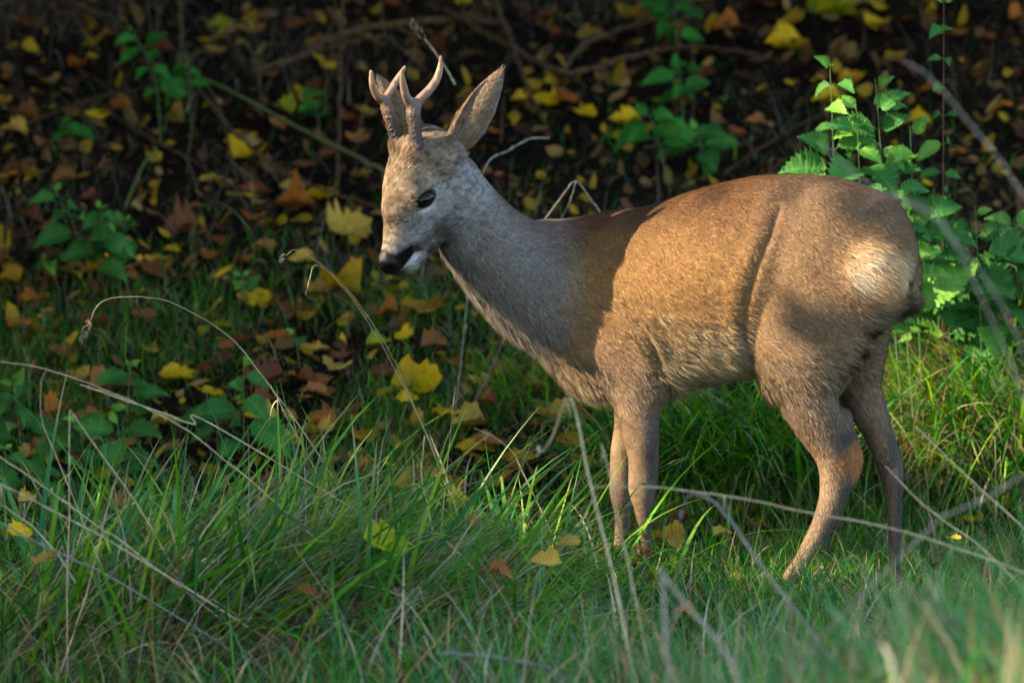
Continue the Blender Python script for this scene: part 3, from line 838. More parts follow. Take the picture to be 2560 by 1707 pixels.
# short lawn --------------------------------------------------------------
def lawn(n, seed, lo, hi, dens):
    r = np.random.default_rng(seed); X, Y = [], []
    while sum(map(len, X)) < n:
        x = r.uniform(lo[0], hi[0], n); y = r.uniform(lo[1], hi[1], n)
        k = r.random(n) < dens(x, y); X.append(x[k]); Y.append(y[k])
    return np.concatenate(X)[:n], np.concatenate(Y)[:n], r
def dens_lawn(x, y):
    p = vnoise(np.column_stack([x, y]), 3.2, 41); p2 = vnoise(np.column_stack([x, y]), 9, 42)
    edge = .95 + .15 * sstep(-.2, .9, x)
    d = 1 - sstep(edge - .1, edge + .8, y + .9 * (p - .5))
    left = 1 - .6 * sstep(.0, .5, y) * sstep(.55, .1, x)
    tus = 1 - .75 * sstep(.15, -.05, x) * sstep(-.15, -.4, y)
    return np.clip((d * left + .05 * (y < 2.6)) * (.35 + .9 * p2) * tus, 0.0, 1)
x, y, r = lawn(62000, 1, (-1.7, -2.2), (1.9, 3.0), dens_lawn)
n = len(x)
L = r.gamma(4, .014, n) * (1 + .5 * sstep(.3, -.4, y)); L = np.clip(L, .018, .16) * (1 - .35 * np.exp(-(((x - .35) / .45) ** 2 + ((y + .25) / .35) ** 2)))
cg = pick(GREENS, n, r); st = r.random(n) < .16; cg[st] = pick(STRAWS, st.sum(), r) * .8
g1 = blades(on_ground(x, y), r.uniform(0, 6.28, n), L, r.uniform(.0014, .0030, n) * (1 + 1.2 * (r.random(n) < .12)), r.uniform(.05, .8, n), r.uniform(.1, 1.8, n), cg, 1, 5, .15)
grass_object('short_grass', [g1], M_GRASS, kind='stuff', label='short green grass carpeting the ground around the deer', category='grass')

x, y, r = lawn(7000, 21, (-1.5, -1.6), (1.7, .75), lambda x, y: np.clip(vnoise(np.column_stack([x, y]), 6, 43) * 1.8 - .5, 0, 1))
n = len(x); cg = pick(GREENS, n, r); st = r.random(n) < .2; cg[st] = pick(STRAWS, st.sum(), r)
g3 = blades(on_ground(x, y), r.uniform(0, 6.28, n), r.uniform(.06, .17, n), r.uniform(.0028, .0062, n), r.uniform(.1, .9, n), r.uniform(.2, 1.6, n), cg, 22, 6, .25)
grass_object('broad_grass', [g3], M_GRASS, kind='stuff', label='broad-bladed green grass scattered through the short grass', category='grass')
x, y, r = lawn(30000, 27, (-1.6, .2), (1.0, 2.0), lambda x, y: np.clip(vnoise(np.column_stack([x, y]), 4.5, 47) * 2.2 - .75, 0, 1) * sstep(2.0, 1.2, y))
n = len(x); cg = pick(GREENS, n, r); st = r.random(n) < .2; cg[st] = pick(STRAWS * .7, st.sum(), r)
g5 = blades(on_ground(x, y), r.uniform(0, 6.28, n), np.clip(r.gamma(4, .014, n), .02, .12), r.uniform(.0012, .0028, n), r.uniform(.05, .8, n), r.uniform(.1, 1.6, n), cg, 28, 5, .15)
grass_object('bank_grass', [g5], M_GRASS, kind='stuff', label='patchy green grass between the fallen leaves on the bank\'s foot', category='grass')
x, y, r = lawn(15000, 23, (-1.6, -.2), (1.8, 3.2), lambda x, y: np.clip(vnoise(np.column_stack([x, y]), 5, 44) * 1.7 - .35, 0, 1))
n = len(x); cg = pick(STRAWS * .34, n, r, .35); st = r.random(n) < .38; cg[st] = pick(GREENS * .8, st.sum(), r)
g4 = blades(on_ground(x, y), r.uniform(0, 6.28, n), r.uniform(.02, .085, n), r.uniform(.0008, .0018, n), r.uniform(.6, 1.4, n), r.uniform(0, 1.2, n), cg, 24, 4, .2)
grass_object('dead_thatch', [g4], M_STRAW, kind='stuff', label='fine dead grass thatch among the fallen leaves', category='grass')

r = np.random.default_rng(29); n = 340
x = r.uniform(-.95, .08, n); y = r.uniform(-.75, .12, n)
g6 = blades(on_ground(x, y), r.normal(size=n) * 1.1 + .9, r.uniform(.2, .42, n), r.uniform(.007, .0125, n), r.uniform(.1, .8, n), r.uniform(.2, 1.3, n), pick(np.array([srgb(86, 150, 60), srgb(70, 140, 84), srgb(118, 170, 66)]), n, r), 30, 9, .45, tipcol=STRAWS[0])
grass_object('long_grass_blades', [g6], M_GRASS, kind='stuff', label='long broad pale green grass blades arching out of the tussock', category='grass')

BLUES_ = np.array([srgb(60, 128, 62), srgb(72, 140, 84), srgb(54, 112, 58), srgb(96, 150, 80)])
# foreground turf in front of the deer, on the mound
def dens_front(x, y):
    return np.clip(.15 + .85 * vnoise(np.column_stack([x, y]), 4, 51), 0, 1) * sstep(-.6, .25, x + .3 * (y + 2))
x, y, r = lawn(15000, 2, (-.9, -4.3), (1.7, -1.2), dens_front)
n = len(x)
L = r.gamma(5, .04, n); L = np.clip(L, .06, .34)
cg = pick(GREENS, n, r); st = r.random(n) < .30; cg[st] = pick(STRAWS, st.sum(), r)
cg[~st] = pick(np.vstack([GREENS[:4], BLUES_]), (~st).sum(), r)
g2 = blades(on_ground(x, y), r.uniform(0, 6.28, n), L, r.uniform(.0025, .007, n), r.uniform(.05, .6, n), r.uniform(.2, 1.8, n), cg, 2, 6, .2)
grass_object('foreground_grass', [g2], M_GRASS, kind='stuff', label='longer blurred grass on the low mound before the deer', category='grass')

# tussocks -----------------------------------------------------------------
def tussock(name, label, cx, cy, rx, ry, n, az0, azs, lm, straw, seed, wid=(.003, .006), lean=(.1, .8), curve=(.3, 1.6), kink=.3, green=GREENS):
    r = np.random.default_rng(seed)
    a = r.uniform(0, 6.28, n); q = np.sqrt(r.random(n))
    x = cx + rx * q * np.cos(a); y = cy + ry * q * np.sin(a)
    cl = r.normal(size=(24, 2)) * .5                    # gather the roots into clumps
    k = r.integers(0, 24, n); f = .55
    x = x * (1 - f) + f * (cx + rx * np.clip(cl[k, 0], -1, 1)); y = y * (1 - f) + f * (cy + ry * np.clip(cl[k, 1], -1, 1))
    c = pick(green, n, r); s = r.random(n) < straw; c[s] = pick(STRAWS, s.sum(), r)
    L = np.clip(r.normal(lm, lm * .3, n), lm * .3, lm * 1.8)
    w = r.uniform(*wid, n) * np.where(s, .42, 1)
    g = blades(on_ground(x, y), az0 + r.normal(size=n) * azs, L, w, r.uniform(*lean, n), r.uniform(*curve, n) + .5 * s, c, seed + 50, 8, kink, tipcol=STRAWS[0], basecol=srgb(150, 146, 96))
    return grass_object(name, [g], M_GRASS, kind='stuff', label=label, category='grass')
tussock('grass_tussock', 'dense tangled green and straw grass tussock beside the nettles', -.50, -.72, .66, .46, 3400, .35, .85, .37, .55, 61, wid=(.006, .0145), lean=(.25, 1.15), curve=(.1, 1.3))
tussock('grass_tussock', 'long green grass leaning over below the nettles and fallen leaves', -.22, -.22, .55, .28, 800, .5, 1.4, .27, .15, 62, wid=(.005, .012))
tussock('grass_tussock', 'tangled straw-coloured grass clump in front of the forelegs', -.02, -.85, .42, .32, 1100, .3, 1.6, .14, .5, 63, wid=(.004, .010))
tussock('grass_tussock', 'dark green drooping grass tussock behind the deer\'s belly', .40, .72, .28, .16, 1300, 3.6, 1.3, .28, .12, 64, wid=(.005, .011), curve=(.6, 1.8))
tussock('grass_tussock', 'sunlit grass tussock behind the deer\'s hind legs', .93, .78, .28, .26, 1500, 3.7, .9, .30, .42, 65, wid=(.004, .010), curve=(.7, 1.7))
tussock('grass_tussock', 'pale grass clump around the deer\'s hind hooves', .72, -.45, .40, .28, 600, 2.6, 1.5, .11, .35, 66, wid=(.003, .007))
tussock('grass_tussock', 'small grass tuft growing among fallen leaves behind the deer\'s neck', .12, 1.05, .22, .2, 350, 4.4, 1.4, .14, .2, 67)
BLUES = np.array([srgb(60, 128, 62), srgb(72, 140, 84), srgb(54, 112, 58), srgb(96, 150, 80)])
tussock('grass_tussock', 'matted straw thatch at the foot of the tangled tussock', -.45, -.95, .55, .22, 1100, .5, 1.2, .26, .92, 71, wid=(.004, .008), lean=(.6, 1.4), curve=(.0, 1.0))
tussock('grass_tussock', 'very blurred pale grass clump nearest the verge', .62, -4.95, .22, .35, 420, 2.0, 1.6, .36, .3, 69, wid=(.004, .008), green=BLUES)
tussock('grass_tussock', 'green grass clump hiding the near hind hoof', .50, -.30, .22, .12, 240, 1.6, 1.6, .10, .3, 70, wid=(.003, .007))
tussock('grass_tussock', 'blurred tall grass on the mound before the hind legs', .95, -3.1, .42, .5, 900, 2.4, 1.4, .30, .35, 68, wid=(.003, .007), green=BLUES)

# ------------------------------------------------------------------ leaf litter flakes
def flakes(n, seed, lo, hi, dens, size, pal):
    x, y, r = lawn(n, seed, lo, hi, dens)
    s = r.uniform(*size, n)
    a = r.uniform(0, 6.28, n); tilt = r.normal(size=(n, 2)) * .45
    ax_ = np.column_stack([np.cos(a), np.sin(a), tilt[:, 0]]); bx = np.column_stack([-np.sin(a), np.cos(a), tilt[:, 1]])
    # sit on the slope
    e = .02; sx = (ground_h(x + e, y) - ground_h(x - e, y)) / (2 * e); sy = (ground_h(x, y + e) - ground_h(x, y - e)) / (2 * e)
    for q in (ax_, bx): q[:, 2] += sx * q[:, 0] + sy * q[:, 1]
    up = np.array([0, 0, 1.0])
    o = np.array([(-.5, 0), (-.2, .3), (.2, .27), (.5, 0), (.2, -.3), (-.2, -.27), (0, 0)])
    curl = r.normal(size=n) * .35; asp = r.uniform(.6, 1.1, n)
    c0 = on_ground(x, y, 0) + up * (r.uniform(.002, .022, n))[:, None]
    v = np.stack([c0 + ax_ * (s * u * r.uniform(.8, 1.2, n))[:, None] + bx * (s * w * asp * r.uniform(.7, 1.3, n))[:, None] + up * (curl * s * (u * u + w * w) * 2)[:, None] for u, w in o], 1).reshape(-1, 3)
    i = (np.arange(n) * 7)[:, None, None]
    f = (i + np.array([(0, 1, 6), (1, 2, 6), (2, 3, 6), (3, 4, 6), (4, 5, 6), (5, 0, 6)])[None]).reshape(-1, 3)
    c = np.repeat(pick(pal, n, r, .25), 7, 0)
    return v, f[:, ::-1].copy(), np.clip(c, .003, .8)
LIT = np.array([srgb(92, 62, 36), srgb(70, 48, 30), srgb(120, 84, 46), srgb(52, 36, 24), srgb(136, 100, 52), srgb(104, 64, 40), srgb(180, 140, 34), srgb(196, 156, 30), srgb(160, 124, 70)])
def dens_lit(x, y):
    return np.clip(.12 + sstep(.1, .7, y + .35 * (.3 - x)), 0, 1) * (.4 + .6 * vnoise(np.column_stack([x, y]), 5, 71))
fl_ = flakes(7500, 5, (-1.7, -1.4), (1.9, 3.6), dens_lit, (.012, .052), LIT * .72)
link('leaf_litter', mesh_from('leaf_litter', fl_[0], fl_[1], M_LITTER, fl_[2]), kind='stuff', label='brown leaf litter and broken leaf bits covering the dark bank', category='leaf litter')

# ------------------------------------------------------------------ leaf meshes
def leaf_mesh(name, kind, seed, mat=None):
    """unit-long leaf from base (0,0,0) along +x, surface up +z"""
    r = np.random.default_rng(seed)
    if kind == 'nettle':
        st_, teeth = 21, .15
        t = np.linspace(0, 1, st_); w = .31 * np.sin(np.clip(t, 0, 1) ** .60 * math.pi) ** .95 + .002
    else:
        st_, teeth = 12, .07
        t = np.linspace(0, 1, st_)
        sh = {'ovate': .60, 'round': .72, 'lance': .75, 'heart': .5}[kind]; ww = {'ovate': .33, 'round': .46, 'lance': .24, 'heart': .44}[kind]
        w = ww * np.sin(t ** sh * math.pi) ** .8 + .002
    curlx, curly, fold, tw = (r.uniform(-.2, .5), r.uniform(.3, .7), r.uniform(.1, .5), r.normal() * .2) if kind == 'nettle' else (r.uniform(-.6, .9), r.normal() * .6, r.uniform(-.3, .5), r.normal() * .7)
    cols_ = [-1, -.55, 0, .55, 1]; v, uv = [], []
    for i, (a, b) in enumerate(zip(t, w)):
        for c_ in cols_:
            jag = 1.0
            xs = a
            if abs(c_) == 1 and 0 < i < st_ - 1:
                jag = 1 + teeth * (1 if i % 2 else -1); xs = a + (.03 if i % 2 else -.01)
                if kind != 'nettle': jag *= 1 + r.normal() * .13
            yy = c_ * b * jag
            back = -.10 * abs(c_) * math.exp(-a * 5) if kind in ('nettle', 'heart') else 0
            z = fold * abs(yy) - curly * (a - .3) ** 2 * .7 + curlx * yy * yy * 2 + (.02 if kind == 'nettle' else .03) * r.normal() * (abs(c_) > .3)
            if kind == 'nettle': z += .018 * math.cos(i * math.pi) * (abs(c_) == .55)
            ang = tw * (a - .4)
            v.append((xs + back, yy * math.cos(ang) - z * math.sin(ang), z * math.cos(ang) + yy * math.sin(ang))); uv.append((c_ * b, a))
    f = []
    for i in range(st_ - 1):
        for k in range(4):
            q = i * 5 + k; f.append((q, q + 1, q + 6, q + 5))
    f = np.array(f)[:, ::-1]
    return mesh_from(name, v, np.ascontiguousarray(f), mat, uvs=uv)

# ------------------------------------------------------------------ nettles and other leafy plants
M_NET = leaf_material('nettle_leaf', srgb(46, 98, 34), srgb(66, 124, 46), srgb(38, 78, 30), .1, .6, .25, .35, srgb(96, 142, 70))
M_NETL = leaf_material('young_nettle_leaf', srgb(92, 150, 44), srgb(118, 170, 58), srgb(84, 128, 56), .1, .45, .35, .3, srgb(150, 180, 104))
M_IVY = leaf_material('soft_green_leaf', srgb(40, 106, 28), srgb(56, 128, 36), srgb(36, 88, 26), .1, .6, .3, .25, srgb(100, 146, 76))
NETS = [leaf_mesh('nettle_leaf_shape', 'nettle', 100 + k, M_NET) for k in range(4)]
for me in NETS: me['shared'] = 1

def basis(dir_, up):
    x = np.asarray(dir_, float); x /= np.linalg.norm(x)
    z = up - x * (up @ x); z /= np.linalg.norm(z) + 1e-9
    y = np.cross(z, x)
    return Matrix(((x[0], y[0], z[0]), (x[1], y[1], z[1]), (x[2], y[2], z[2]))).to_4x4()

def put(name, me, mat, parent, ploc, pos, dir_, up, size, wide=1.0):
    o = bpy.data.objects.new(name, me); col.objects.link(o)
    if parent is not None: o.parent = parent
    M = Matrix.Translation(Vector(np.asarray(pos, float) - ploc)) @ basis(dir_, up) @ Matrix.Diagonal((size, size * wide, size, 1))
    o.matrix_basis = M
    if mat is not None:
        o.material_slots[0].link = 'OBJECT'; o.material_slots[0].material = mat
    return o

def nettle(label, pts, pairs, leaf, seed, mat=None, young=0.25, group=None, stem_r=.0022, stem_mat=None, droop=.35, name='nettle', category='plant', top_only=0.0):
    """pts: world points from the root up"""
    r = np.random.default_rng(seed)
    path = catmull(pts, 18); root = path[0].copy()
    e = link(name, None, loc=root, label=label, category=category)
    if group: e['group'] = group
    v, f = tube(path, np.linspace(stem_r, stem_r * .45, 18), 6)
    link('stem', mesh_from('stem', v - root, f, stem_mat or M_STEM), e)
    mat = mat or M_NET
    az = r.uniform(0, 3.14)
    pairs = pairs + (1 if path[0][0] < .3 else 2)
    for k in range(pairs):
        t = top_only + (1 - top_only) * (k + .6) / pairs if pairs > 1 else .9
        t = min(t, .995); s = t * 17; i = min(int(s), 16); p = path[i] + (path[i + 1] - path[i]) * (s - i)
        tan = path[min(i + 1, 17)] - path[i]; tan /= np.linalg.norm(tan)
        az += math.pi / 2 + r.normal() * .3
        sz0 = leaf * (1.05 if path[0][0] > .3 else .86) * (.55 + .75 * math.sin(min(1, (1.12 - (t - top_only) / (1 - top_only + 1e-6))) * 1.9)) * r.uniform(.85, 1.15)
        if k == pairs - 1: sz0 *= .6
        for sgn in (0, math.pi):
            if r.random() < .15: continue
            sz = sz0 * r.uniform(.6, 1.25)
            a = az + sgn + r.normal() * .45
            h = np.array([math.cos(a), math.sin(a), 0]); h -= tan * (h @ tan) * .6
            d = h + .35 * r.normal(size=3) + np.array([0, 0, .35 - droop * r.uniform(.6, 2.0) * (1 if k < pairs - 1 else -.8)])
            pet = p + (h + np.array([0, 0, .4])) / np.linalg.norm(h + np.array([0, 0, .4])) * sz * .28
            m_ = M_NETL if (mat is M_NET and (r.random() < young or k >= pairs - 1)) else mat
            l_ = put('leaf', NETS[int(r.integers(0, 4))], m_, e, root, pet, d, np.array([h[0] * .4, -.85 + h[1] * .3, .8]), sz, r.uniform(.95, 1.2))
            pv, pf = tube(np.array([p, (p + pet) / 2 + np.array([0, 0, .002]), pet + d / np.linalg.norm(d) * sz * .04]), [stem_r * .5] * 3, 4)
            link('petiole', mesh_from('petiole', pv - root, pf, stem_mat or M_STEM), e)
    return e

def from_ground(x2, y2, top2, h_over=None, bend=0.0, dy=0.0):
    """root on the ground under pixel (x2,y2), tip at pixel top2 (2352-wide view) at the root's depth + dy"""
    g = G2(x2, y2); g[2] -= .005
    t = V(top2[0], top2[1], g[1] + dy)
    m = (g + t) / 2 + np.array([bend, 0, .01])
    return [g, m, t]

def at_depth(x2, y, top2, bend=0.0):
    q = V(x2, 900, y); g = np.array([q[0], y, float(ground_h(q[0], y)) - .005]); t = V(top2[0], top2[1], y)
    return [g, (g + t) / 2 + np.array([bend, 0, 0]), t]
NL = 'nettle plants growing on the leafy bank'
plants = [
    ('nettle clump with pale serrated leaves on the bank behind twigs', from_ground(215, 660, (120, 430), bend=.01), 6, .062, 1, None, .1),
    ('nettle with bluish green leaves beside the pale-leaved nettle clump', from_ground(225, 670, (235, 470)), 5, .060, 2, None, 0),
    ('nettle with drooping dark leaves at the foot of the pale-leaved nettle clump', from_ground(260, 640, (290, 500)), 3, .055, 3, None, 0),
    ('small sprig of nettle among brown leaves under the nettle clump', from_ground(110, 660, (95, 590)), 2, .04, 4, None, .3),
    ('leafy green sprig hanging among dark twigs on the upper bank', from_ground(370, 330, (300, 60), bend=.02), 6, .045, 5, 'ivy', 0),
    ('green sprig at the node where the bare twigs branch apart', from_ground(440, 300, (430, 130)), 4, .05, 6, 'ivy', 0),
    ('low dark green sprig lying on brown litter of the upper bank', from_ground(170, 350, (150, 280)), 3, .045, 7, 'ivy', 0),
    ('small bright green sprig on the long green bramble stem', from_ground(735, 330, (725, 210)), 3, .055, 8, 'ivy', 0),
    ('nettle with toothed leaves beside the large yellow leaf', from_ground(560, 1090, (560, 830)), 6, .066, 9, None, .15),
    ('low spreading nettle at the root of the toothed nettle', from_ground(500, 1070, (500, 940)), 3, .06, 10, None, 0),
    ('small nettle sprig over an orange leaf', from_ground(690, 850, (675, 760)), 3, .05, 11, None, .2),
    ('small nettle among yellow leaves in front of the dry grass arch', from_ground(290, 1000, (300, 830)), 4, .055, 12, None, .2),
    ('large-leaved nettle in the dark nettle patch', from_ground(60, 1130, (30, 870)), 5, .07, 13, None, .1),
    ('dark drooping nettle in the middle of the nettle patch', from_ground(200, 1120, (180, 960)), 4, .066, 14, None, 0),
    ('bluish nettle at the edge of the nettle patch by the straw stalks', from_ground(280, 1150, (270, 960)), 4, .065, 15, None, 0),
    ('low nettle growing over yellow leaves in the nettle patch', from_ground(100, 1190, (110, 1060)), 3, .06, 16, None, 0),
    ('nettle half buried in grass at the edge of the straw tussock', from_ground(20, 1180, (10, 1020)), 3, .06, 17, None, 0),
    ('small nettle sprig in short grass near the fallen yellow leaf', from_ground(560, 700, (555, 630)), 2, .042, 18, None, .2),
    ('thin leafy stem hanging from the dark upper bank behind the back', from_ground(1560, 180, (1545, -20)), 4, .05, 19, 'ivy', 0),
    ('leafy green plant with lobed leaves halfway up the bank behind the back', from_ground(1570, 290, (1560, 150)), 3, .05, 20, 'ivy', 0),
    ('broad-leaved green plant behind the deer\'s back', from_ground(1540, 440, (1490, 260)), 4, .07, 21, 'ivy', 0),
    ('dark nettle behind the deer\'s back beside the grey stalk', from_ground(1620, 420, (1600, 290)), 4, .06, 22, None, 0),
    ('bright sunlit nettle top above the deer\'s rump', at_depth(2040, .62, (1905, 135), -.03), 9, .064, 23, None, .3),
    ('nettle with dark lower leaves leaning over the deer\'s rump', at_depth(2090, .66, (2010, 180)), 8, .072, 24, None, .25),
    ('nettle with hanging pale leaves behind the rump', at_depth(2130, .70, (2090, 290)), 7, .07, 25, None, .3),
    ('large sunlit nettle beside the tail', at_depth(2270, .74, (2240, 470)), 4, .095, 26, None, .35),
    ('nettle with shaded broad leaves beside the large sunlit nettle', at_depth(2360, .80, (2330, 500)), 4, .085, 27, None, .1),
    ('dark nettle leaves low behind the tail', at_depth(2180, .80, (2150, 640)), 2, .075, 28, None, 0),
    ('leafy nettle between the bright nettle top and the reddish stem', at_depth(2080, .58, (1965, 230), -.02), 8, .068, 33, None, .4),
    ('short nettle with curled leaves just above the rump', at_depth(2120, .60, (2050, 370)), 6, .07, 34, None, .3),
    ('nettle with large hanging leaves at the tail', at_depth(2210, .76, (2160, 520)), 3, .085, 35, None, .3),
    ('tall thin reddish stem with small leaves rising behind the nettles', at_depth(2165, .8, (2168, -20)), 9, .04, 29, 'red', .2),
]
for lab, pts, pairs, lf, sd, mk, yg in plants:
    nettle(lab, pts, pairs, lf, sd, mat=M_IVY if mk == 'ivy' else None, young=yg, stem_mat=M_REDSTEM if mk == 'red' else None, stem_r=.0016 if mk == 'red' else .0017, name='leafy_plant' if mk else 'nettle', top_only=(.35 if mk is not None else (.5 if pts[0][1] < .95 and pts[0][0] > .4 else .2)))

# ------------------------------------------------------------------ fallen leaves
LM = {
    'Y': leaf_material('yellow_leaf', srgb(222, 178, 14), srgb(206, 152, 10), srgb(128, 76, 18), .32),
    'P': leaf_material('pale_leaf', srgb(196, 160, 66), srgb(184, 138, 46), srgb(112, 74, 30), .3),
    'O': leaf_material('orange_leaf', srgb(178, 104, 34), srgb(150, 82, 24), srgb(96, 56, 26), .45),
    'B': leaf_material('brown_leaf', srgb(124, 68, 32), srgb(98, 52, 26), srgb(62, 40, 26), .4),
    'T': leaf_material('tan_leaf', srgb(166, 108, 56), srgb(142, 86, 42), srgb(92, 60, 38), .3),
    'G': leaf_material('greenish_yellow_leaf', srgb(172, 168, 20), srgb(132, 140, 20), srgb(104, 84, 34), .25),
    'M': leaf_material('yellow_brown_leaf', srgb(210, 160, 16), srgb(142, 82, 22), srgb(86, 52, 28), .55),
}
LSHAPES = [leaf_mesh('fallen_leaf_shape', k, 200 + i, LM['Y']) for i, k in enumerate(2 * ['ovate', 'round', 'ovate', 'heart', 'lance', 'round', 'ovate', 'heart', 'round', 'lance', 'ovate', 'heart'])]
CN = {'Y': 'bright yellow', 'P': 'pale straw-yellow', 'O': 'orange', 'B': 'dark brown', 'T': 'tan brown', 'G': 'greenish yellow', 'M': 'yellow and brown blotched'}
n_leaf = 0
def fallen(g, size, ck, seed, stand=0.13, up=0.0):
    global n_leaf
    r = np.random.default_rng(seed)
    e = .03; nrm = np.array([-(ground_h(g[0] + e, g[1]) - ground_h(g[0] - e, g[1])) / (2 * e), -(ground_h(g[0], g[1] + e) - ground_h(g[0], g[1] - e)) / (2 * e), 1.0])
    nrm = nrm / np.linalg.norm(nrm) + r.normal(size=3) * .16 + np.array([0, -stand, 0])
    a = r.uniform(0, 6.28); d = np.array([math.cos(a), math.sin(a), 0.0])
    if abs(d[1]) > .8: d[0] *= 2
    lift = r.uniform(.010, .020) if g[1] > 1.5 else (r.uniform(.014, .034) if g[1] > .05 else r.uniform(.07, .13)) + up
    where = 'lying on the dark leaf-littered bank' if g[1] > 1.55 else ('lying in short grass at the bank\'s foot' if g[1] > .45 else 'lying in the grass around the deer\'s hooves')
    o = put('fallen_leaf', LSHAPES[int(r.integers(0, len(LSHAPES)))], LM[ck], None, np.zeros(3), g + np.array([0, 0, lift]) - d / np.linalg.norm(d) * size * .5, d, nrm, size, r.uniform(.85, 1.15))
    sw = 'large' if size > .085 else ('small' if size < .06 else 'medium-sized')
    o['label'] = f'{sw} {CN[ck]} fallen leaf {where}'; o['category'] = 'leaf'; o['group'] = f'{sw} {CN[ck]} fallen leaves {where}'
    n_leaf += 1
    return o
marks = """215 117 50 Y|512 72 55 G|567 75 52 P|115 210 48 P|18 195 34 O|275 250 75 O|405 300 58 P|65 285 62 T|650 255 44 G|555 325 72 Y|550 375 78 Y|805 290 58 O|485 430 52 P|560 460 88 P|415 545 88 B|398 583 84 Y|350 608 74 P|640 520 64 Y|800 540 92 P|168 640 104 P|70 710 66 O|100 665 54 T|15 605 46 P|105 780 95 M|778 680 108 Y|505 755 44 Y|640 800 66 O|410 895 84 Y|480 940 68 Y|960 910 104 Y|770 875 96 P|965 745 90 M|1130 755 42 Y|920 690 38 P|700 735 54 O|620 705 66 B|870 815 54 G|930 800 44 Y|1020 985 66 Y|955 1000 54 P|1080 1060 78 Y|990 1110 92 T|845 1030 60 M|650 1050 88 Y|170 1040 66 O|130 980 64 O|125 1075 50 G|62 1305 50 P|40 1490 66 Y|115 1550 44 P|865 1520 118 G|1300 1500 66 P|1310 1055 84 M|1230 925 62 T|1295 250 64 O|1345 275 48 Y|1410 330 64 G|1370 90 80 P|1800 125 104 Y|1825 65 64 Y|1670 80 78 O|1615 15 44 P|1920 45 84 G|2015 80 54 Y|2205 85 48 O|2275 100 44 O|1895 255 54 Y|1690 325 50 O|1735 300 44 T|2250 190 44 O|2125 435 34 Y|2310 770 50 O|1400 980 56 Y|1345 985 54 T|1750 1130 86 P|1800 1065 56 O|1660 1260 50 P|2060 885 54 T|2120 1105 66 G|2260 1060 56 P|2190 1370 34 Y|680 440 64 P|740 470 84 Y|830 420 64 P|690 490 92 O|60 500 74 B|40 560 66 B|300 650 54 T|640 300 40 T|205 470 50 B|1000 640 48 T|885 620 60 O|930 580 54 P|735 690 60 P|260 710 50 B|330 740 54 T|560 610 44 O|480 600 60 O|610 580 46 T|690 620 48 P|180 880 60 P|470 880 50 B|520 830 46 T|350 830 44 P|600 950 54 B|700 940 48 T|740 1000 60 O|820 960 50 B|880 880 56 B|1050 850 50 T|1100 900 46 P|1150 830 44 O|1190 960 54 B|1000 830 54 T|890 740 44 O|840 700 50 B|1240 990 48 O|1120 1140 54 M|1180 1110 50 O|1060 1190 60 Y|920 1150 58 P|960 1230 54 M|1260 1230 44 Y|1290 1270 46 O|1170 1300 42 M|1010 1360 60 T|1090 1430 50 P|1390 1090 44 M|1560 970 44 O|1620 940 50 M|1680 1180 56 M|1590 1150 46 O|1730 1230 54 M|1480 1400 48 O|1560 1490 54 O|1250 1540 66 P|1150 1560 50 T|700 1580 50 B|1890 30 58 Y|1760 30 44 O|1530 130 54 B|1480 60 48 O|1440 180 54 O|1560 250 50 O|1620 180 58 B|1250 60 44 B|1200 250 46 M|1130 320 40 O|1350 330 44 O|1290 150 40 B|2090 60 44 B|2330 180 54 B|2300 260 50 O|2130 220 44 O|2060 140 50 M|1960 200 50 M|2260 300 40 P|2200 360 50 O|2340 60 44 O|2010 20 56 P|900 30 44 B|990 120 50 B|680 60 48 B|740 110 44 O|620 180 48 T|860 230 44 O|910 300 50 M|820 340 54 T|760 380 50 B|660 340 44 T|600 250 40 B|480 130 50 B|330 160 44 B|250 90 40 O|150 40 44 B|60 80 46 B|180 170 44 O|30 320 50 P|100 350 54 T|40 410 60 B|150 430 50 T|340 470 46 M|450 490 54 T|500 560 50 B|580 520 48 O|260 580 60 T|130 560 56 B|20 660 54 M|140 830 50 T|40 760 48 O|230 760 54 B"""
for k, m in enumerate(marks.split('|')):
    a, b, s, c = m.split()
    g = G2(float(a), float(b)); dist = (g[1] + 14) / 14
    fallen(g, float(s) * 1.0884 * PX * dist * 1.2, c, 300 + k, *((.8, .10) if float(b) > 1280 and float(a) < 1400 else (.13, 0.0)))
r = np.random.default_rng(88)
while n_leaf < 300:
    x_, y_ = (r.uniform(-1.0, .35), r.uniform(.3, 1.35)) if r.random() < .55 else (r.uniform(-1.25, 1.3), r.uniform(.8, 3.2))
    g = np.array([x_, y_, float(ground_h(x_, y_))])
    fallen(g, r.uniform(.045, .085), 'BTPMBTYPB'[int(r.integers(0, 9))], 900 + n_leaf)

# ------------------------------------------------------------------ dry stalks
def seedhead(parent, root, p, d, L, r, n=34, mat=None):
    d = d / np.linalg.norm(d); vs_, fs_, o = [], [], 0
    for k in range(n):
        t = k / n; a = r.uniform(0, 6.28); s = np.cross(d, [math.cos(a), math.sin(a), .3]); s /= np.linalg.norm(s)
        c = p + d * L * t + s * L * .09 * math.sin(math.pi * (t * .85 + .12)); q = d * .8 + s * .5; q /= np.linalg.norm(q)
        w = np.cross(q, s); w /= np.linalg.norm(w); l_ = L * .22
        vs_ += [c, c + q * l_ * .4 + w * l_ * .16, c + q * l_ * .4 - w * l_ * .16 + s * l_ * .1, c + q * l_]
        fs_ += [(o, o + 1, o + 2), (o + 1, o + 3, o + 2), (o, o + 2, o + 3), (o, o + 3, o + 1)]; o += 4
    link('seed_head', mesh_from('seed_head', np.array(vs_) - root, np.array(fs_), mat or M_SEED), parent)

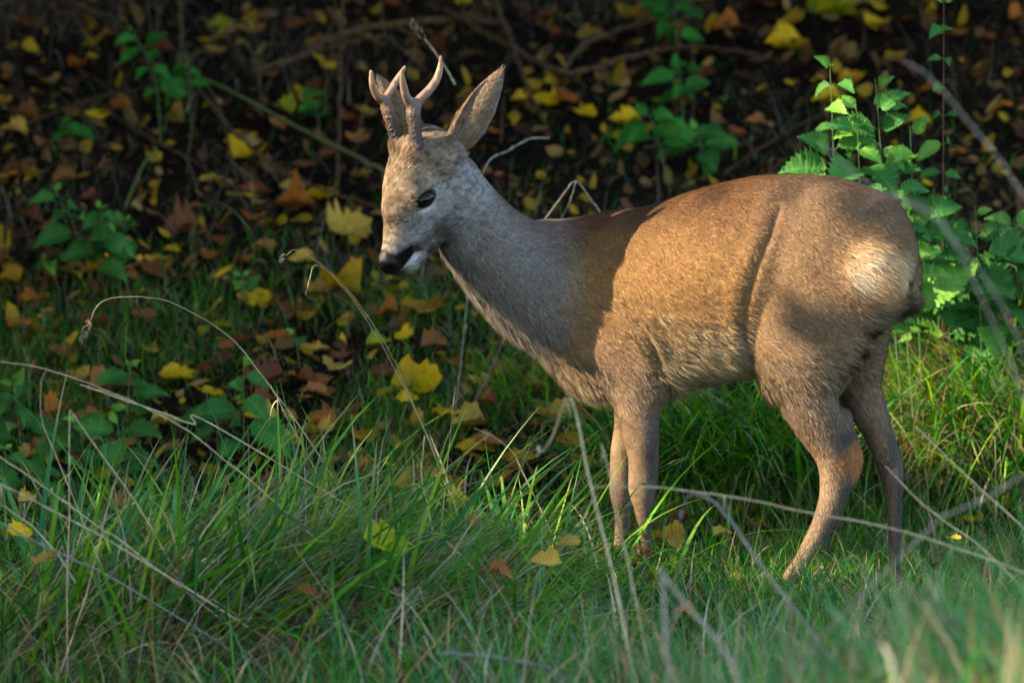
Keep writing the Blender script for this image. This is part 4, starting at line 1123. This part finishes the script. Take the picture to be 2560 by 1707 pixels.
def stalk(label, pts2, y0, y1, r0, r1, mat, root='end', head=0, group=None, name='dry_grass_stalk', category='stalk', gap=None):
    """pts2: path in the 2352-wide view; depth runs y0..y1; root end ('end' or 'start') is carried down to the ground"""
    n = len(pts2)
    pts = [V(a, b, y0 + (y1 - y0) * k / (n - 1)) for k, (a, b) in enumerate(pts2)]
    if root:
        e = pts[-1] if root == 'end' else pts[0]; pr = pts[-2] if root == 'end' else pts[1]
        gz = float(ground_h(e[0], e[1]))
        if e[2] > gz - .01:
            dz = e[2] - gz + .015
            sl = e - pr; sl[2] = min(sl[2], -.02); sl = sl / abs(sl[2])
            hor = np.clip(sl[:2] * dz, -dz * 1.6, dz * 1.6)
            foot = np.array([e[0] + hor[0], e[1] + hor[1] * .0, gz - .01])
            pts = pts + [foot] if root == 'end' else [foot] + pts
        else:
            e[2] = gz - .01
    path = catmull(pts, max(10, 7 * len(pts)))
    rg = np.random.default_rng(int(abs(pts2[0][0]) * 7 + abs(pts2[0][1])))
    wob = np.cumsum(rg.normal(size=path.shape), 0); wob -= np.linspace(0, 1, len(path))[:, None] * wob[-1]
    path = path + wob * .00045
    rr = np.linspace(r0, r1, len(path)) * (1 + .14 * rg.normal(size=len(path)))
    base = path[0 if root == 'start' else -1].copy()
    v, f = tube(path, rr, 6)
    e = link(name, None, loc=base, label=label, category=category)
    if group: e['group'] = group
    link('stem', mesh_from('stem', v - base, f, mat), e)
    for k in range(2, len(path) - 2, 6):                       # nodes of the stem
        tn_ = path[k + 1] - path[k - 1]; tn_ /= np.linalg.norm(tn_)
        nv, nf = tube(np.array([path[k] - tn_ * rr[k] * 1.6, path[k], path[k] + tn_ * rr[k] * 1.6]), [rr[k] * .9, rr[k] * 1.35, rr[k] * .9], 6)
        link('node', mesh_from('node', nv - base, nf, mat), e)
        if rg.random() < .45 and r0 > .0009 and y0 < .8:                   # a withered leaf blade hanging from the node
            Lr = rg.uniform(.03, .09); sd = rg.normal(size=3); sd -= tn_ * (sd @ tn_); sd /= np.linalg.norm(sd)
            tt = np.linspace(0, 1, 7)[:, None]
            rp = path[k] + (-tn_ if root == 'end' else tn_) * tt * Lr * .5 * 0 + sd * Lr * (tt * .6 - .25 * tt ** 2) + np.array([0, 0, -1.0]) * Lr * (tt ** 2 * .8) + np.array([0, 0, .3]) * Lr * tt
            wv = np.cross(sd, [0, 0, 1.0]); wv /= np.linalg.norm(wv) + 1e-6
            ww = np.linspace(1, .1, 7)[:, None] * rr[k] * 1.5
            rv = np.vstack([rp - wv * ww, rp + wv * ww]); rf = np.array([(q, q + 1, q + 8, q + 7) for q in range(6)])
            link('withered_blade', mesh_from('withered_blade', rv - base, rf, mat), e)
    if head:
        i0, i1 = (0, 2) if root == 'end' else (-1, -3)
        seedhead(e, base, path[i0], path[i0] - path[i1], head * 1.7, rg, 46)
    return e

S = [
    ('broken pale straw stalk bent into a V before the deer\'s chest', [(1235, 1045), (1262, 1015), (1305, 915), (1340, 1050), (1368, 1170), (1410, 1340), (1440, 1480)], -1.6, -1.9, .0018, .0024, M_DRY, 'end', 0),
    ('pale stalk leaning across the near foreleg', [(1380, 1020), (1400, 1090), (1425, 1220), (1450, 1320), (1480, 1480)], -1.8, -1.9, .0012, .0018, M_DRY, 'end', 0),
    ('thick blurred grey stalk slanting down before the hind hooves', [(1512, 1305), (1580, 1395), (1660, 1490), (1720, 1600)], -2.9, -3.1, .0028, .0034, M_GREYDRY, 'end', 0),
    ('short blurred grey stalk beside the thick slanting one', [(1520, 1320), (1524, 1400), (1530, 1500)], -2.9, -3.0, .003, .003, M_GREYDRY, 'end', 0),
    ('long straw stalk lying almost level across all four legs', [(1368, 1118), (1520, 1118), (1700, 1142), (1880, 1178), (2060, 1212), (2200, 1255), (2352, 1312), (2480, 1390)], -1.5, -1.6, .0012, .0024, M_DRY, 'end', 0),
    ('grey stalk arching down between the legs', [(1560, 1200), (1580, 1140), (1630, 1150), (1690, 1210), (1760, 1310), (1830, 1400), (1900, 1500)], -1.9, -2.2, .0014, .003, M_GREYDRY, 'end', 0),
    ('thin white straw slanting beside the far hind leg', [(2110, 985), (2180, 1055), (2260, 1130), (2340, 1200), (2420, 1290)], -1.1, -1.3, .0012, .002, M_DRY, 'end', 0),
    ('thin pale straw crossing the hind hooves', [(2035, 1070), (2100, 1135), (2170, 1195), (2260, 1260), (2400, 1400)], -1.2, -1.4, .001, .002, M_DRY, 'end', 0),
    ('blurred grey stalk arching over the sunlit nettle', [(2072, 142), (2120, 165), (2190, 235), (2250, 310), (2320, 400), (2420, 560), (2500, 800)], -3.0, -3.2, .0009, .0014, M_GREYDRY, 'end', 0),
    ('blurred grey stalk crossing above the rump', [(1885, 330), (1950, 390), (2020, 440), (2090, 470), (2160, 520), (2300, 700), (2440, 1000)], -3.0, -3.2, .0009, .0014, M_GREYDRY, 'end', 0),
    ('short curved blurred stalk tip hanging over the rump', [(1972, 510), (1985, 475), (2030, 452), (2090, 462), (2180, 540), (2330, 860), (2400, 1100)], -3.1, -3.2, .0009, .0012, M_GREYDRY, 'end', 0),
    ('pale blurred grass stem arching behind the deer\'s nape', [(1262, 318), (1215, 320), (1165, 345), (1122, 375), (1095, 460), (1085, 560)], 1.1, 1.0, .0026, .0016, M_GREYDRY, 'end', 0),
    ('pale grass head standing up behind the near antler', [(1045, 195), (1020, 150), (1000, 120), (975, 90)], 1.2, 1.25, .002, .0016, M_DRY, None, .03),
    ('long straw stem arching over the nettle patch', [(-20, 828), (60, 836), (110, 848), (220, 885), (320, 930), (430, 990), (520, 1060), (610, 1135)], -.9, -.7, .0009, .0014, M_DRY, 'end', 0),
    ('thin hair-like straw dropping from the arching straw stem', [(105, 850), (92, 880), (90, 930), (98, 980), (118, 1025), (150, 1100)], -.85, -.8, .0007, .0012, M_DRY, 'end', 0),
    ('broken brown straw lying under the arching straw stem', [(185, 884), (260, 908), (350, 940), (440, 972), (520, 995)], -.8, -.6, .0018, .0014, M_DRY, 'end', 0),
    ('upright straight straw stalk, one half of a snapped pair', [(160, 942), (159, 1060), (158, 1180), (157, 1290)], -1.0, -1.0, .0012, .0015, M_DRY, 'end', 0),
    ('slanting straw stalk, the other half of the snapped pair', [(160, 942), (215, 1020), (280, 1110), (350, 1215)], -1.0, -.8, .0016, .002, M_DRY, 'end', 0),
    ('fine grass stem arching over with a feathery drooping seed head', [(208, 735), (225, 700), (270, 684), (370, 688), (460, 725), (540, 780), (610, 870), (690, 985)], -.15, .1, .0006, .0011, M_DRY, 'end', .03),
    ('fine grass stem with a brown nodding seed head beside the muzzle', [(655, 588), (680, 574), (735, 608), (800, 670), (850, 740), (900, 820), (930, 880)], -.1, .3, .0005, .001, M_DRY, 'end', .022),
    ('hanging straw tip with a pale seed below the muzzle stem', [(706, 668), (712, 640), (733, 610), (800, 672), (860, 760), (930, 890)], -.12, .3, .0005, .0009, M_DRY, 'end', .014),
    ('pale straw fanning out low beside the nettle patch', [(-20, 1035), (60, 1090), (140, 1145), (235, 1215), (300, 1260)], -1.0, -.9, .0014, .0018, M_DRY, 'end', 0),
    ('second pale straw fanning out below it', [(-20, 1100), (80, 1150), (180, 1205), (280, 1260)], -1.05, -.95, .0016, .002, M_DRY, 'end', 0),
    ('third pale straw of the low fan, nearly flat', [(-20, 1190), (90, 1245), (180, 1290), (260, 1330)], -1.1, -1.0, .0018, .002, M_GREYDRY, 'end', 0),
    ('thin white straw leaning steeply over the tussock', [(272, 1080), (240, 1190), (205, 1330), (170, 1450), (120, 1600)], -1.1, -1.1, .0011, .0016, M_DRY, 'end', 0),
    ('thin bleached straw standing in the grass before the chest', [(975, 1000), (970, 1080), (985, 1160), (1000, 1250), (1010, 1330)], -.6, -.6, .001, .0014, M_DRY, 'end', 0),
    ('thin bleached straw with a curled top above the toothed nettle', [(622, 885), (640, 920), (665, 970), (700, 1030), (730, 1090)], -.1, 0.0, .0014, .0012, M_DRY, 'end', 0),
    ('bent pale straw standing by the yellow leaf', [(1090, 985), (1140, 1010), (1180, 1040), (1200, 1080)], .1, .15, .0009, .001, M_DRY, 'end', 0),
    ('pale straw bent double behind the deer\'s shoulders', [(1250, 505), (1290, 455), (1325, 415), (1370, 470), (1400, 520)], .95, 1.0, .0012, .0012, M_GREYDRY, 'end', 0),
    ('second pale straw from the same clump behind the shoulders', [(1325, 415), (1310, 460), (1285, 510)], .95, 1.0, .001, .001, M_GREYDRY, 'end', 0),
    ('blurred pale blade leaning over the lower mound', [(2030, 1480), (2050, 1540), (2070, 1620)], -4.0, -4.1, .003, .0035, M_GREYDRY, 'end', 0),
    ('short blurred upright straw before the hind hooves', [(1700, 1400), (1694, 1480), (1690, 1570)], -2.0, -2.0, .0014, .0016, M_DRY, 'end', 0),
    ('pale straw lying low in the grass under the tussock', [(1000, 1500), (1120, 1510), (1240, 1530), (1300, 1560)], -1.7, -1.6, .0028, .003, M_GREYDRY, 'end', 0),
    ('blurred straw leaning before the rump', [(2352, 1090), (2270, 1140), (2180, 1180), (2120, 1230)], -2.9, -2.8, .002, .0016, M_GREYDRY, 'end', 0),
]
for a in S: stalk(*a)

# ------------------------------------------------------------------ twigs and stems on the dark bank
def twig(label, pts2, dy0, dy1, r0, r1, mat=M_TWIG, name='twig', category='twig', forks=0):
    """lies against or just above the bank: each point's depth comes from the ground behind the pixel"""
    pts = []
    n = len(pts2)
    for k, (a, b) in enumerate(pts2):
        g = G2(a, max(b, 5)); pts.append(V(a, b, g[1] - (dy0 + (dy1 - dy0) * k / (n - 1))))
    path = catmull(pts, 6 * n); base = path[0].copy()
    rg = np.random.default_rng(int(abs(pts2[0][0]) * 3 + abs(pts2[0][1]) + 5))
    rr = np.linspace(r0, r1, len(path)) * (1 + .12 * rg.normal(size=len(path)))
    v, f = tube(path + rg.normal(size=path.shape) * r0 * .25, rr, 7)
    e = link(name, None, loc=base, label=label, category=category)
    link('stem', mesh_from('stem', v - base, f, mat), e)
    for k in range(forks):
        i = int(rg.integers(len(path) // 4, len(path) - 3)); t = path[i + 1] - path[i]; t /= np.linalg.norm(t)
        s = rg.normal(size=3); s -= t * (s @ t); s /= np.linalg.norm(s); s[1] = -abs(s[1])
        L = rg.uniform(.05, .14); q = [path[i], path[i] + (t * .6 + s * .6) * L * .5, path[i] + (t * .9 + s * .7) * L]
        v, f = tube(catmull(q, 6), np.linspace(rr[i] * .7, rr[i] * .3, 6), 5)
        link('side_twig', mesh_from('side_twig', v - base, f, mat), e)
T_ = [
    ('tall straight brown stem standing on the bank behind the antlers', [(776, 420), (779, 250), (782, 120), (786, -20)], .02, .5, .0042, .0036, M_TWIG, 1),
    ('long green bramble stem slanting down to the deer\'s head', [(470, 180), (560, 225), (680, 290), (800, 350), (880, 390), (960, 430)], .25, .25, .0036, .0046, M_BRAMBLE, 1),
    ('thick pale-brown stem dropping from above onto the green sprig', [(410, -20), (416, 60), (420, 125), (440, 180)], .3, .25, .0055, .0045, M_TWIG, 0),
    ('brown stem curving from the sprig node down to the pale leaf', [(468, 185), (500, 240), (525, 330), (548, 440)], .22, .02, .0042, .0034, M_TWIG, 0),
    ('dark twig running from the sprig node along the bank to the head', [(440, 180), (520, 285), (590, 350), (660, 400), (760, 440), (870, 475)], .2, .05, .0048, .0035, M_TWIG, 2),
    ('thin twig hanging straight below the sprig node', [(455, 190), (445, 270), (435, 340), (430, 400)], .15, .02, .0032, .0024, M_TWIG, 0),
    ('old root-like branch crossing the upper bank behind the antlers', [(580, 165), (680, 130), (800, 75), (900, 55), (1020, 45), (1150, 50)], .08, .1, .008, .0085, M_TWIG, 3),
    ('thinner branch lying below the root-like branch', [(600, 170), (700, 130), (790, 100), (880, 85)], .03, .03, .0055, .004, M_TWIG, 1),
    ('bent branch dipping across the dark bank above the shoulders', [(1020, 20), (1100, 70), (1180, 110), (1250, 150), (1310, 165), (1400, 145), (1490, 120), (1560, 108), (1650, 112), (1740, 128)], .12, .1, .0075, .005, M_TWIG, 3),
    ('grey branch rising from the dipping branch to the upper bank', [(1290, 165), (1340, 105), (1420, 70), (1500, 45), (1580, 20)], .1, .1, .006, .0045, M_TWIG, 1),
    ('dark branch leaning from the top of the bank past the near antler', [(1130, -20), (1160, 60), (1180, 110), (1200, 170), (1230, 240), (1260, 300)], .25, .02, .006, .0045, M_TWIG, 1),
    ('thin vertical twig behind the ear', [(1170, 100), (1160, 170), (1155, 250), (1150, 330)], .1, .02, .003, .0024, M_TWIG, 0),
    ('grey stem standing behind the deer\'s back', [(1513, 480), (1510, 400), (1507, 350), (1503, 315)], .02, .12, .003, .0024, M_TWIG, 0),
    ('thin curved twig rising behind the lobed-leaf plant', [(1588, 10), (1570, 60), (1555, 130), (1548, 200), (1552, 280)], .2, .05, .0028, .0024, M_TWIG, 0),
    ('brown stem beside the thin curved twig', [(1580, 40), (1590, 130), (1592, 220), (1588, 300)], .1, .03, .0036, .003, M_TWIG, 0),
    ('thin diagonal twig above the deer\'s back', [(1660, 400), (1740, 345), (1830, 290), (1900, 260)], .04, .05, .0026, .002, M_TWIG, 1),
    ('fine curled twig on the bank above the bright nettle', [(1970, 30), (1985, 70), (1980, 110), (1965, 140)], .06, .04, .0026, .002, M_TWIG, 0),
    ('brown branch running down the upper left of the bank', [(140, -10), (200, 20), (260, 45), (330, 110)], .1, .05, .006, .004, M_TWIG, 1),
    ('thin dry stem hanging at the far end of the bank', [(120, -20), (130, 30), (145, 90)], .15, .1, .0035, .0025, M_TWIG, 0),
    ('slanting dry stem at the top corner of the bank', [(35, -20), (25, 40), (12, 95)], .15, .1, .003, .0022, M_TWIG, 0),
    ('long thin twig lying across brown litter under the sprigs', [(10, 300), (110, 265), (220, 225), (330, 205), (430, 195)], .04, .06, .0034, .0026, M_TWIG, 1),
    ('fallen twig slanting through the litter beside the low sprig', [(220, 230), (290, 285), (360, 325), (470, 385)], .04, .02, .0036, .0028, M_TWIG, 0),
    ('green-brown bramble shoot rising beside the pale nettle clump', [(285, 480), (310, 420), (335, 370), (360, 340)], .05, .1, .004, .003, M_BRAMBLE, 0),
    ('broken tan stick lying by the pale nettle clump', [(70, 555), (120, 575), (180, 605)], .02, .02, .006, .0045, M_TWIG, 0),
    ('thin twig forking off the tall straight stem', [(782, 140), (755, 185), (735, 220)], .3, .15, .003, .0022, M_TWIG, 0),
]
for lab, pts2, a, b, r0, r1, mt, fk in T_: twig(lab, pts2, a, b, r0, r1, mt, forks=fk)
# dry hanging grass of the upper bank
x, y, r = lawn(2600, 12, (-1.5, 1.6), (1.6, 3.3), lambda x, y: np.clip(vnoise(np.column_stack([x, y]), 3, 81) * 1.6 - .45, 0, 1))
n = len(x)
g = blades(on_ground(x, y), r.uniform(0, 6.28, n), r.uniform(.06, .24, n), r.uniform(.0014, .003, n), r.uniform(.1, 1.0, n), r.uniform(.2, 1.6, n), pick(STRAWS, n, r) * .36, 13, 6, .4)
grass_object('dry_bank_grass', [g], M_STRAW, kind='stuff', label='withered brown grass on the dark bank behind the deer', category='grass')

# ------------------------------------------------------------------ trees outside the frame that shade the place
M_CROWN = mat_attr('tree_foliage', .55, .3, .2)
def leaf_cloud(cen, seed, size=(.07, .12), pal=None):
    r = np.random.default_rng(seed); n = len(cen)
    a = r.normal(size=(n, 3)); a /= np.linalg.norm(a, axis=1)[:, None]
    b = np.cross(a, r.normal(size=(n, 3))); b /= np.linalg.norm(b, axis=1)[:, None]
    s = r.uniform(*size, n)[:, None]
    nn_ = np.cross(a, b) * r.uniform(-.25, .25, (n, 1))
    v = np.stack([cen - a * s, cen - a * s * .45 + b * s * .5 + nn_ * s, cen + a * s * .25 + b * s * .46 + nn_ * s, cen + a * s - nn_ * s, cen + a * s * .25 - b * s * .46 + nn_ * s, cen - a * s * .45 - b * s * .5 + nn_ * s], 1).reshape(-1, 3)
    f = ((np.arange(n) * 6)[:, None, None] + np.array([[[0, 1, 4, 5], [1, 2, 3, 4]]])).reshape(-1, 4)
    pal = GREENS if pal is None else pal
    return v, f, np.repeat(pick(pal, n, r, .2), 6, 0)

def tree(label, base, height, cen, seed, rt=.16, limbs=9, pal=None, size=(.07, .12), clear=None):
    r = np.random.default_rng(seed)
    base = np.array([base[0], base[1], float(ground_h(base[0], base[1])) - .05])
    e = link('tree', None, loc=base, label=label, category='tree')
    top = base + np.array([r.normal() * .3, r.normal() * .3, height])
    path = catmull([base, base + (top - base) * .35 + r.normal(size=3) * .12, base + (top - base) * .7 + r.normal(size=3) * .15, top], 16)
    v, f = tube(path, np.concatenate([[rt * 1.5], np.linspace(rt, rt * .2, 15)]), 10)
    link('trunk', mesh_from('trunk', v - base, f, M_BARK), e)
    for k in range(limbs):
        i = int(r.integers(5, 15)); tgt = cen[int(r.integers(0, len(cen)))]
        m = (path[i] + tgt) / 2 + np.array([0, 0, .25]) + r.normal(size=3) * .15
        lp = catmull([path[i], m, tgt], 14)
        if clear is not None and not clear(lp).all(): continue
        v, f = tube(lp, np.linspace(rt * .35, .012, 14), 6)
        link('limb', mesh_from('limb', v - base, f, M_BARK), e)
    v, f, c = leaf_cloud(cen, seed + 1, size, pal)
    link('crown', mesh_from('crown', v - base, f, M_CROWN, c), e)

# hedge trees overhanging the bank, out of frame above
def crown_pts(n, c, rad, seed, keep=None):
    r = np.random.default_rng(seed); out = []
    cl = r.normal(size=(46, 3)); cl /= np.linalg.norm(cl, axis=1)[:, None]; cl *= r.uniform(.35, 1, 46)[:, None]
    p = cl[r.integers(0, 46, n)] + r.normal(size=(n, 3)) * .17
    p = np.array(c) + p * np.array(rad)
    return p if keep is None else p[keep(p)]
def above_view(p):                          # stay clear of the picture's upper edge
    line = CAM[2] - math.tan(math.radians(5.4 - .15)) * (p[:, 1] + 14)
    return (p[:, 2] > line + .12) & (p[:, 2] > ground_h(p[:, 0], p[:, 1]) + .2)
for k, (bx, by, cx, cy, cz, rx, ry, rz, lab) in enumerate([
        (-2.6, 4.6, -2.2, 3.2, 2.9, 1.9, 1.9, 1.6, 'hedge tree overhanging the bank at the nettle clump'),
        (-.6, 5.0, -.5, 3.0, 3.0, 1.7, 1.9, 1.6, 'hedge tree overhanging the bank behind the antlers'),
        (1.2, 4.8, 1.1, 3.1, 3.0, 1.7, 1.9, 1.6, 'hedge tree overhanging the bank behind the deer\'s back'),
        (3.2, 4.6, 2.8, 3.2, 3.0, 1.8, 1.9, 1.7, 'hedge tree overhanging the bank beyond the tail')]):
    tree(lab, (bx, by), 4.6, crown_pts(15000, (cx, cy, cz), (rx, ry, rz), 500 + k, above_view), 520 + k, size=(.05, .085))

# unseen trees added sunward, crowns shaped to shade the ground and light the deer
E1 = np.cross(SUN, [0, 0, 1.0]); E1 /= np.linalg.norm(E1); E2 = np.cross(E1, SUN)
def ab(p):
    p = np.atleast_2d(p); return np.column_stack([p @ E1, p @ E2])
GAPS = [(P(1010, 270, .02), .10, .12), (P(990, 440, -.03), .09, .15), (P(1160, 270, .03), .12, .12),
        (P(2480, 930, .75), .42, .26), (P(2400, 1000, .7), .24, .18), (P(2600, 1150, .2), .2, .12), (P(2340, 660, .5), .10, .10), (P(2080, 260, .6), .09, .09),
        (P(1480, 1360, 0), .14, .06), (P(1960, 1420, -.2), .07, .08), (P(1200, 1300, -.2), .09, .03), (P(900, 1250, -.2), .05, .02), (P(600, 1400, -.5), .06, .03)]
_pr = body_v - CAM; _dep = _pr @ FWD
_sx = W0 / 2 + FPX * _pr[:, 0] / _dep; _sy = H0 / 2 - FPX * (_pr @ UPV) / _dep
_cx = np.interp(_sy, [430, 500, 600, 700, 800, 860, 950, 1100], [2010, 1945, 1900, 1875, 1865, 1875, 1935, 2010])
_rump = (np.hypot((_sx - 2175) / 85, (_sy - 665) / 70) < 1)
_q = ab(body_v); _lo = _q.min(0) - .2; _cs = .02
_haunch = (_sx > _cx + 25) & (_sy < 1150) & ~_rump
_hb = ab(body_v[_haunch]); _qa = _q; _q = _q[~_haunch]
_oc = np.zeros(np.ceil((_qa.max(0) + .2 - _lo) / _cs).astype(int) + 1, bool)
_ix = ((_q - _lo) / _cs).astype(int); _oc[_ix[:, 0], _ix[:, 1]] = True
_hc = np.zeros_like(_oc); _ix = ((_hb - _lo) / _cs).astype(int); _hc[_ix[:, 0], _ix[:, 1]] = True
for _ in range(2):
    _o2 = _oc.copy(); _o2[1:] |= _oc[:-1]; _o2[:-1] |= _oc[1:]; _o2[:, 1:] |= _oc[:, :-1]; _o2[:, :-1] |= _oc[:, 1:]; _oc = _o2
def shade_keep(p):
    q = ab(p); k = np.ones(len(p), bool)
    for g, ra, rb in GAPS:
        c = ab(g)[0]; k &= (((q[:, 0] - c[0]) / ra) ** 2 + ((q[:, 1] - c[1]) / rb) ** 2) > 1
    ix = ((q - _lo) / _cs).astype(int); ok = ((ix >= 0) & (ix < np.array(_oc.shape))).all(1)
    ix = np.clip(ix, 0, np.array(_oc.shape) - 1); k &= ~(ok & _oc[ix[:, 0], ix[:, 1]])
    k &= ~(ok & _hc[ix[:, 0], ix[:, 1]] & (np.random.default_rng(len(p)).random(len(p)) > .55))
    return k & (p[:, 0] < -.06 * (p[:, 1] + 14) - .45)         # clear of the view
tc = P(1400, 800, .3) + SUN * 4.2
rr_ = np.random.default_rng(700)
def sheet(n, cu, cv, ru, rv, depth, seed):
    r = np.random.default_rng(seed)
    u = r.uniform(-1, 1, n) * ru + cu; v_ = r.uniform(-1, 1, n) * rv + cv; d = r.normal(size=n) * depth
    return tc + E1 * u[:, None] + E2 * v_[:, None] + SUN * d[:, None]
for k, (cu, tu, lab) in enumerate([(-2.3, -2.6, 'unseen shade tree added sunward of the bank'), (0.0, -1.45, 'unseen shade tree added sunward of the deer'), (2.3, 2.5, 'unseen shade tree added sunward of the verge')]):
    p = sheet(20000, cu, .1, 1.25, 1.7, .7, 710 + k)
    p = p[shade_keep(p) & (p[:, 2] > ground_h(p[:, 0], p[:, 1]) + .25)]
    b = tc + E1 * tu
    tree(lab, (b[0], b[1]), 6.0, p, 730 + k, rt=.14, limbs=16, size=(.04, .07), clear=shade_keep)
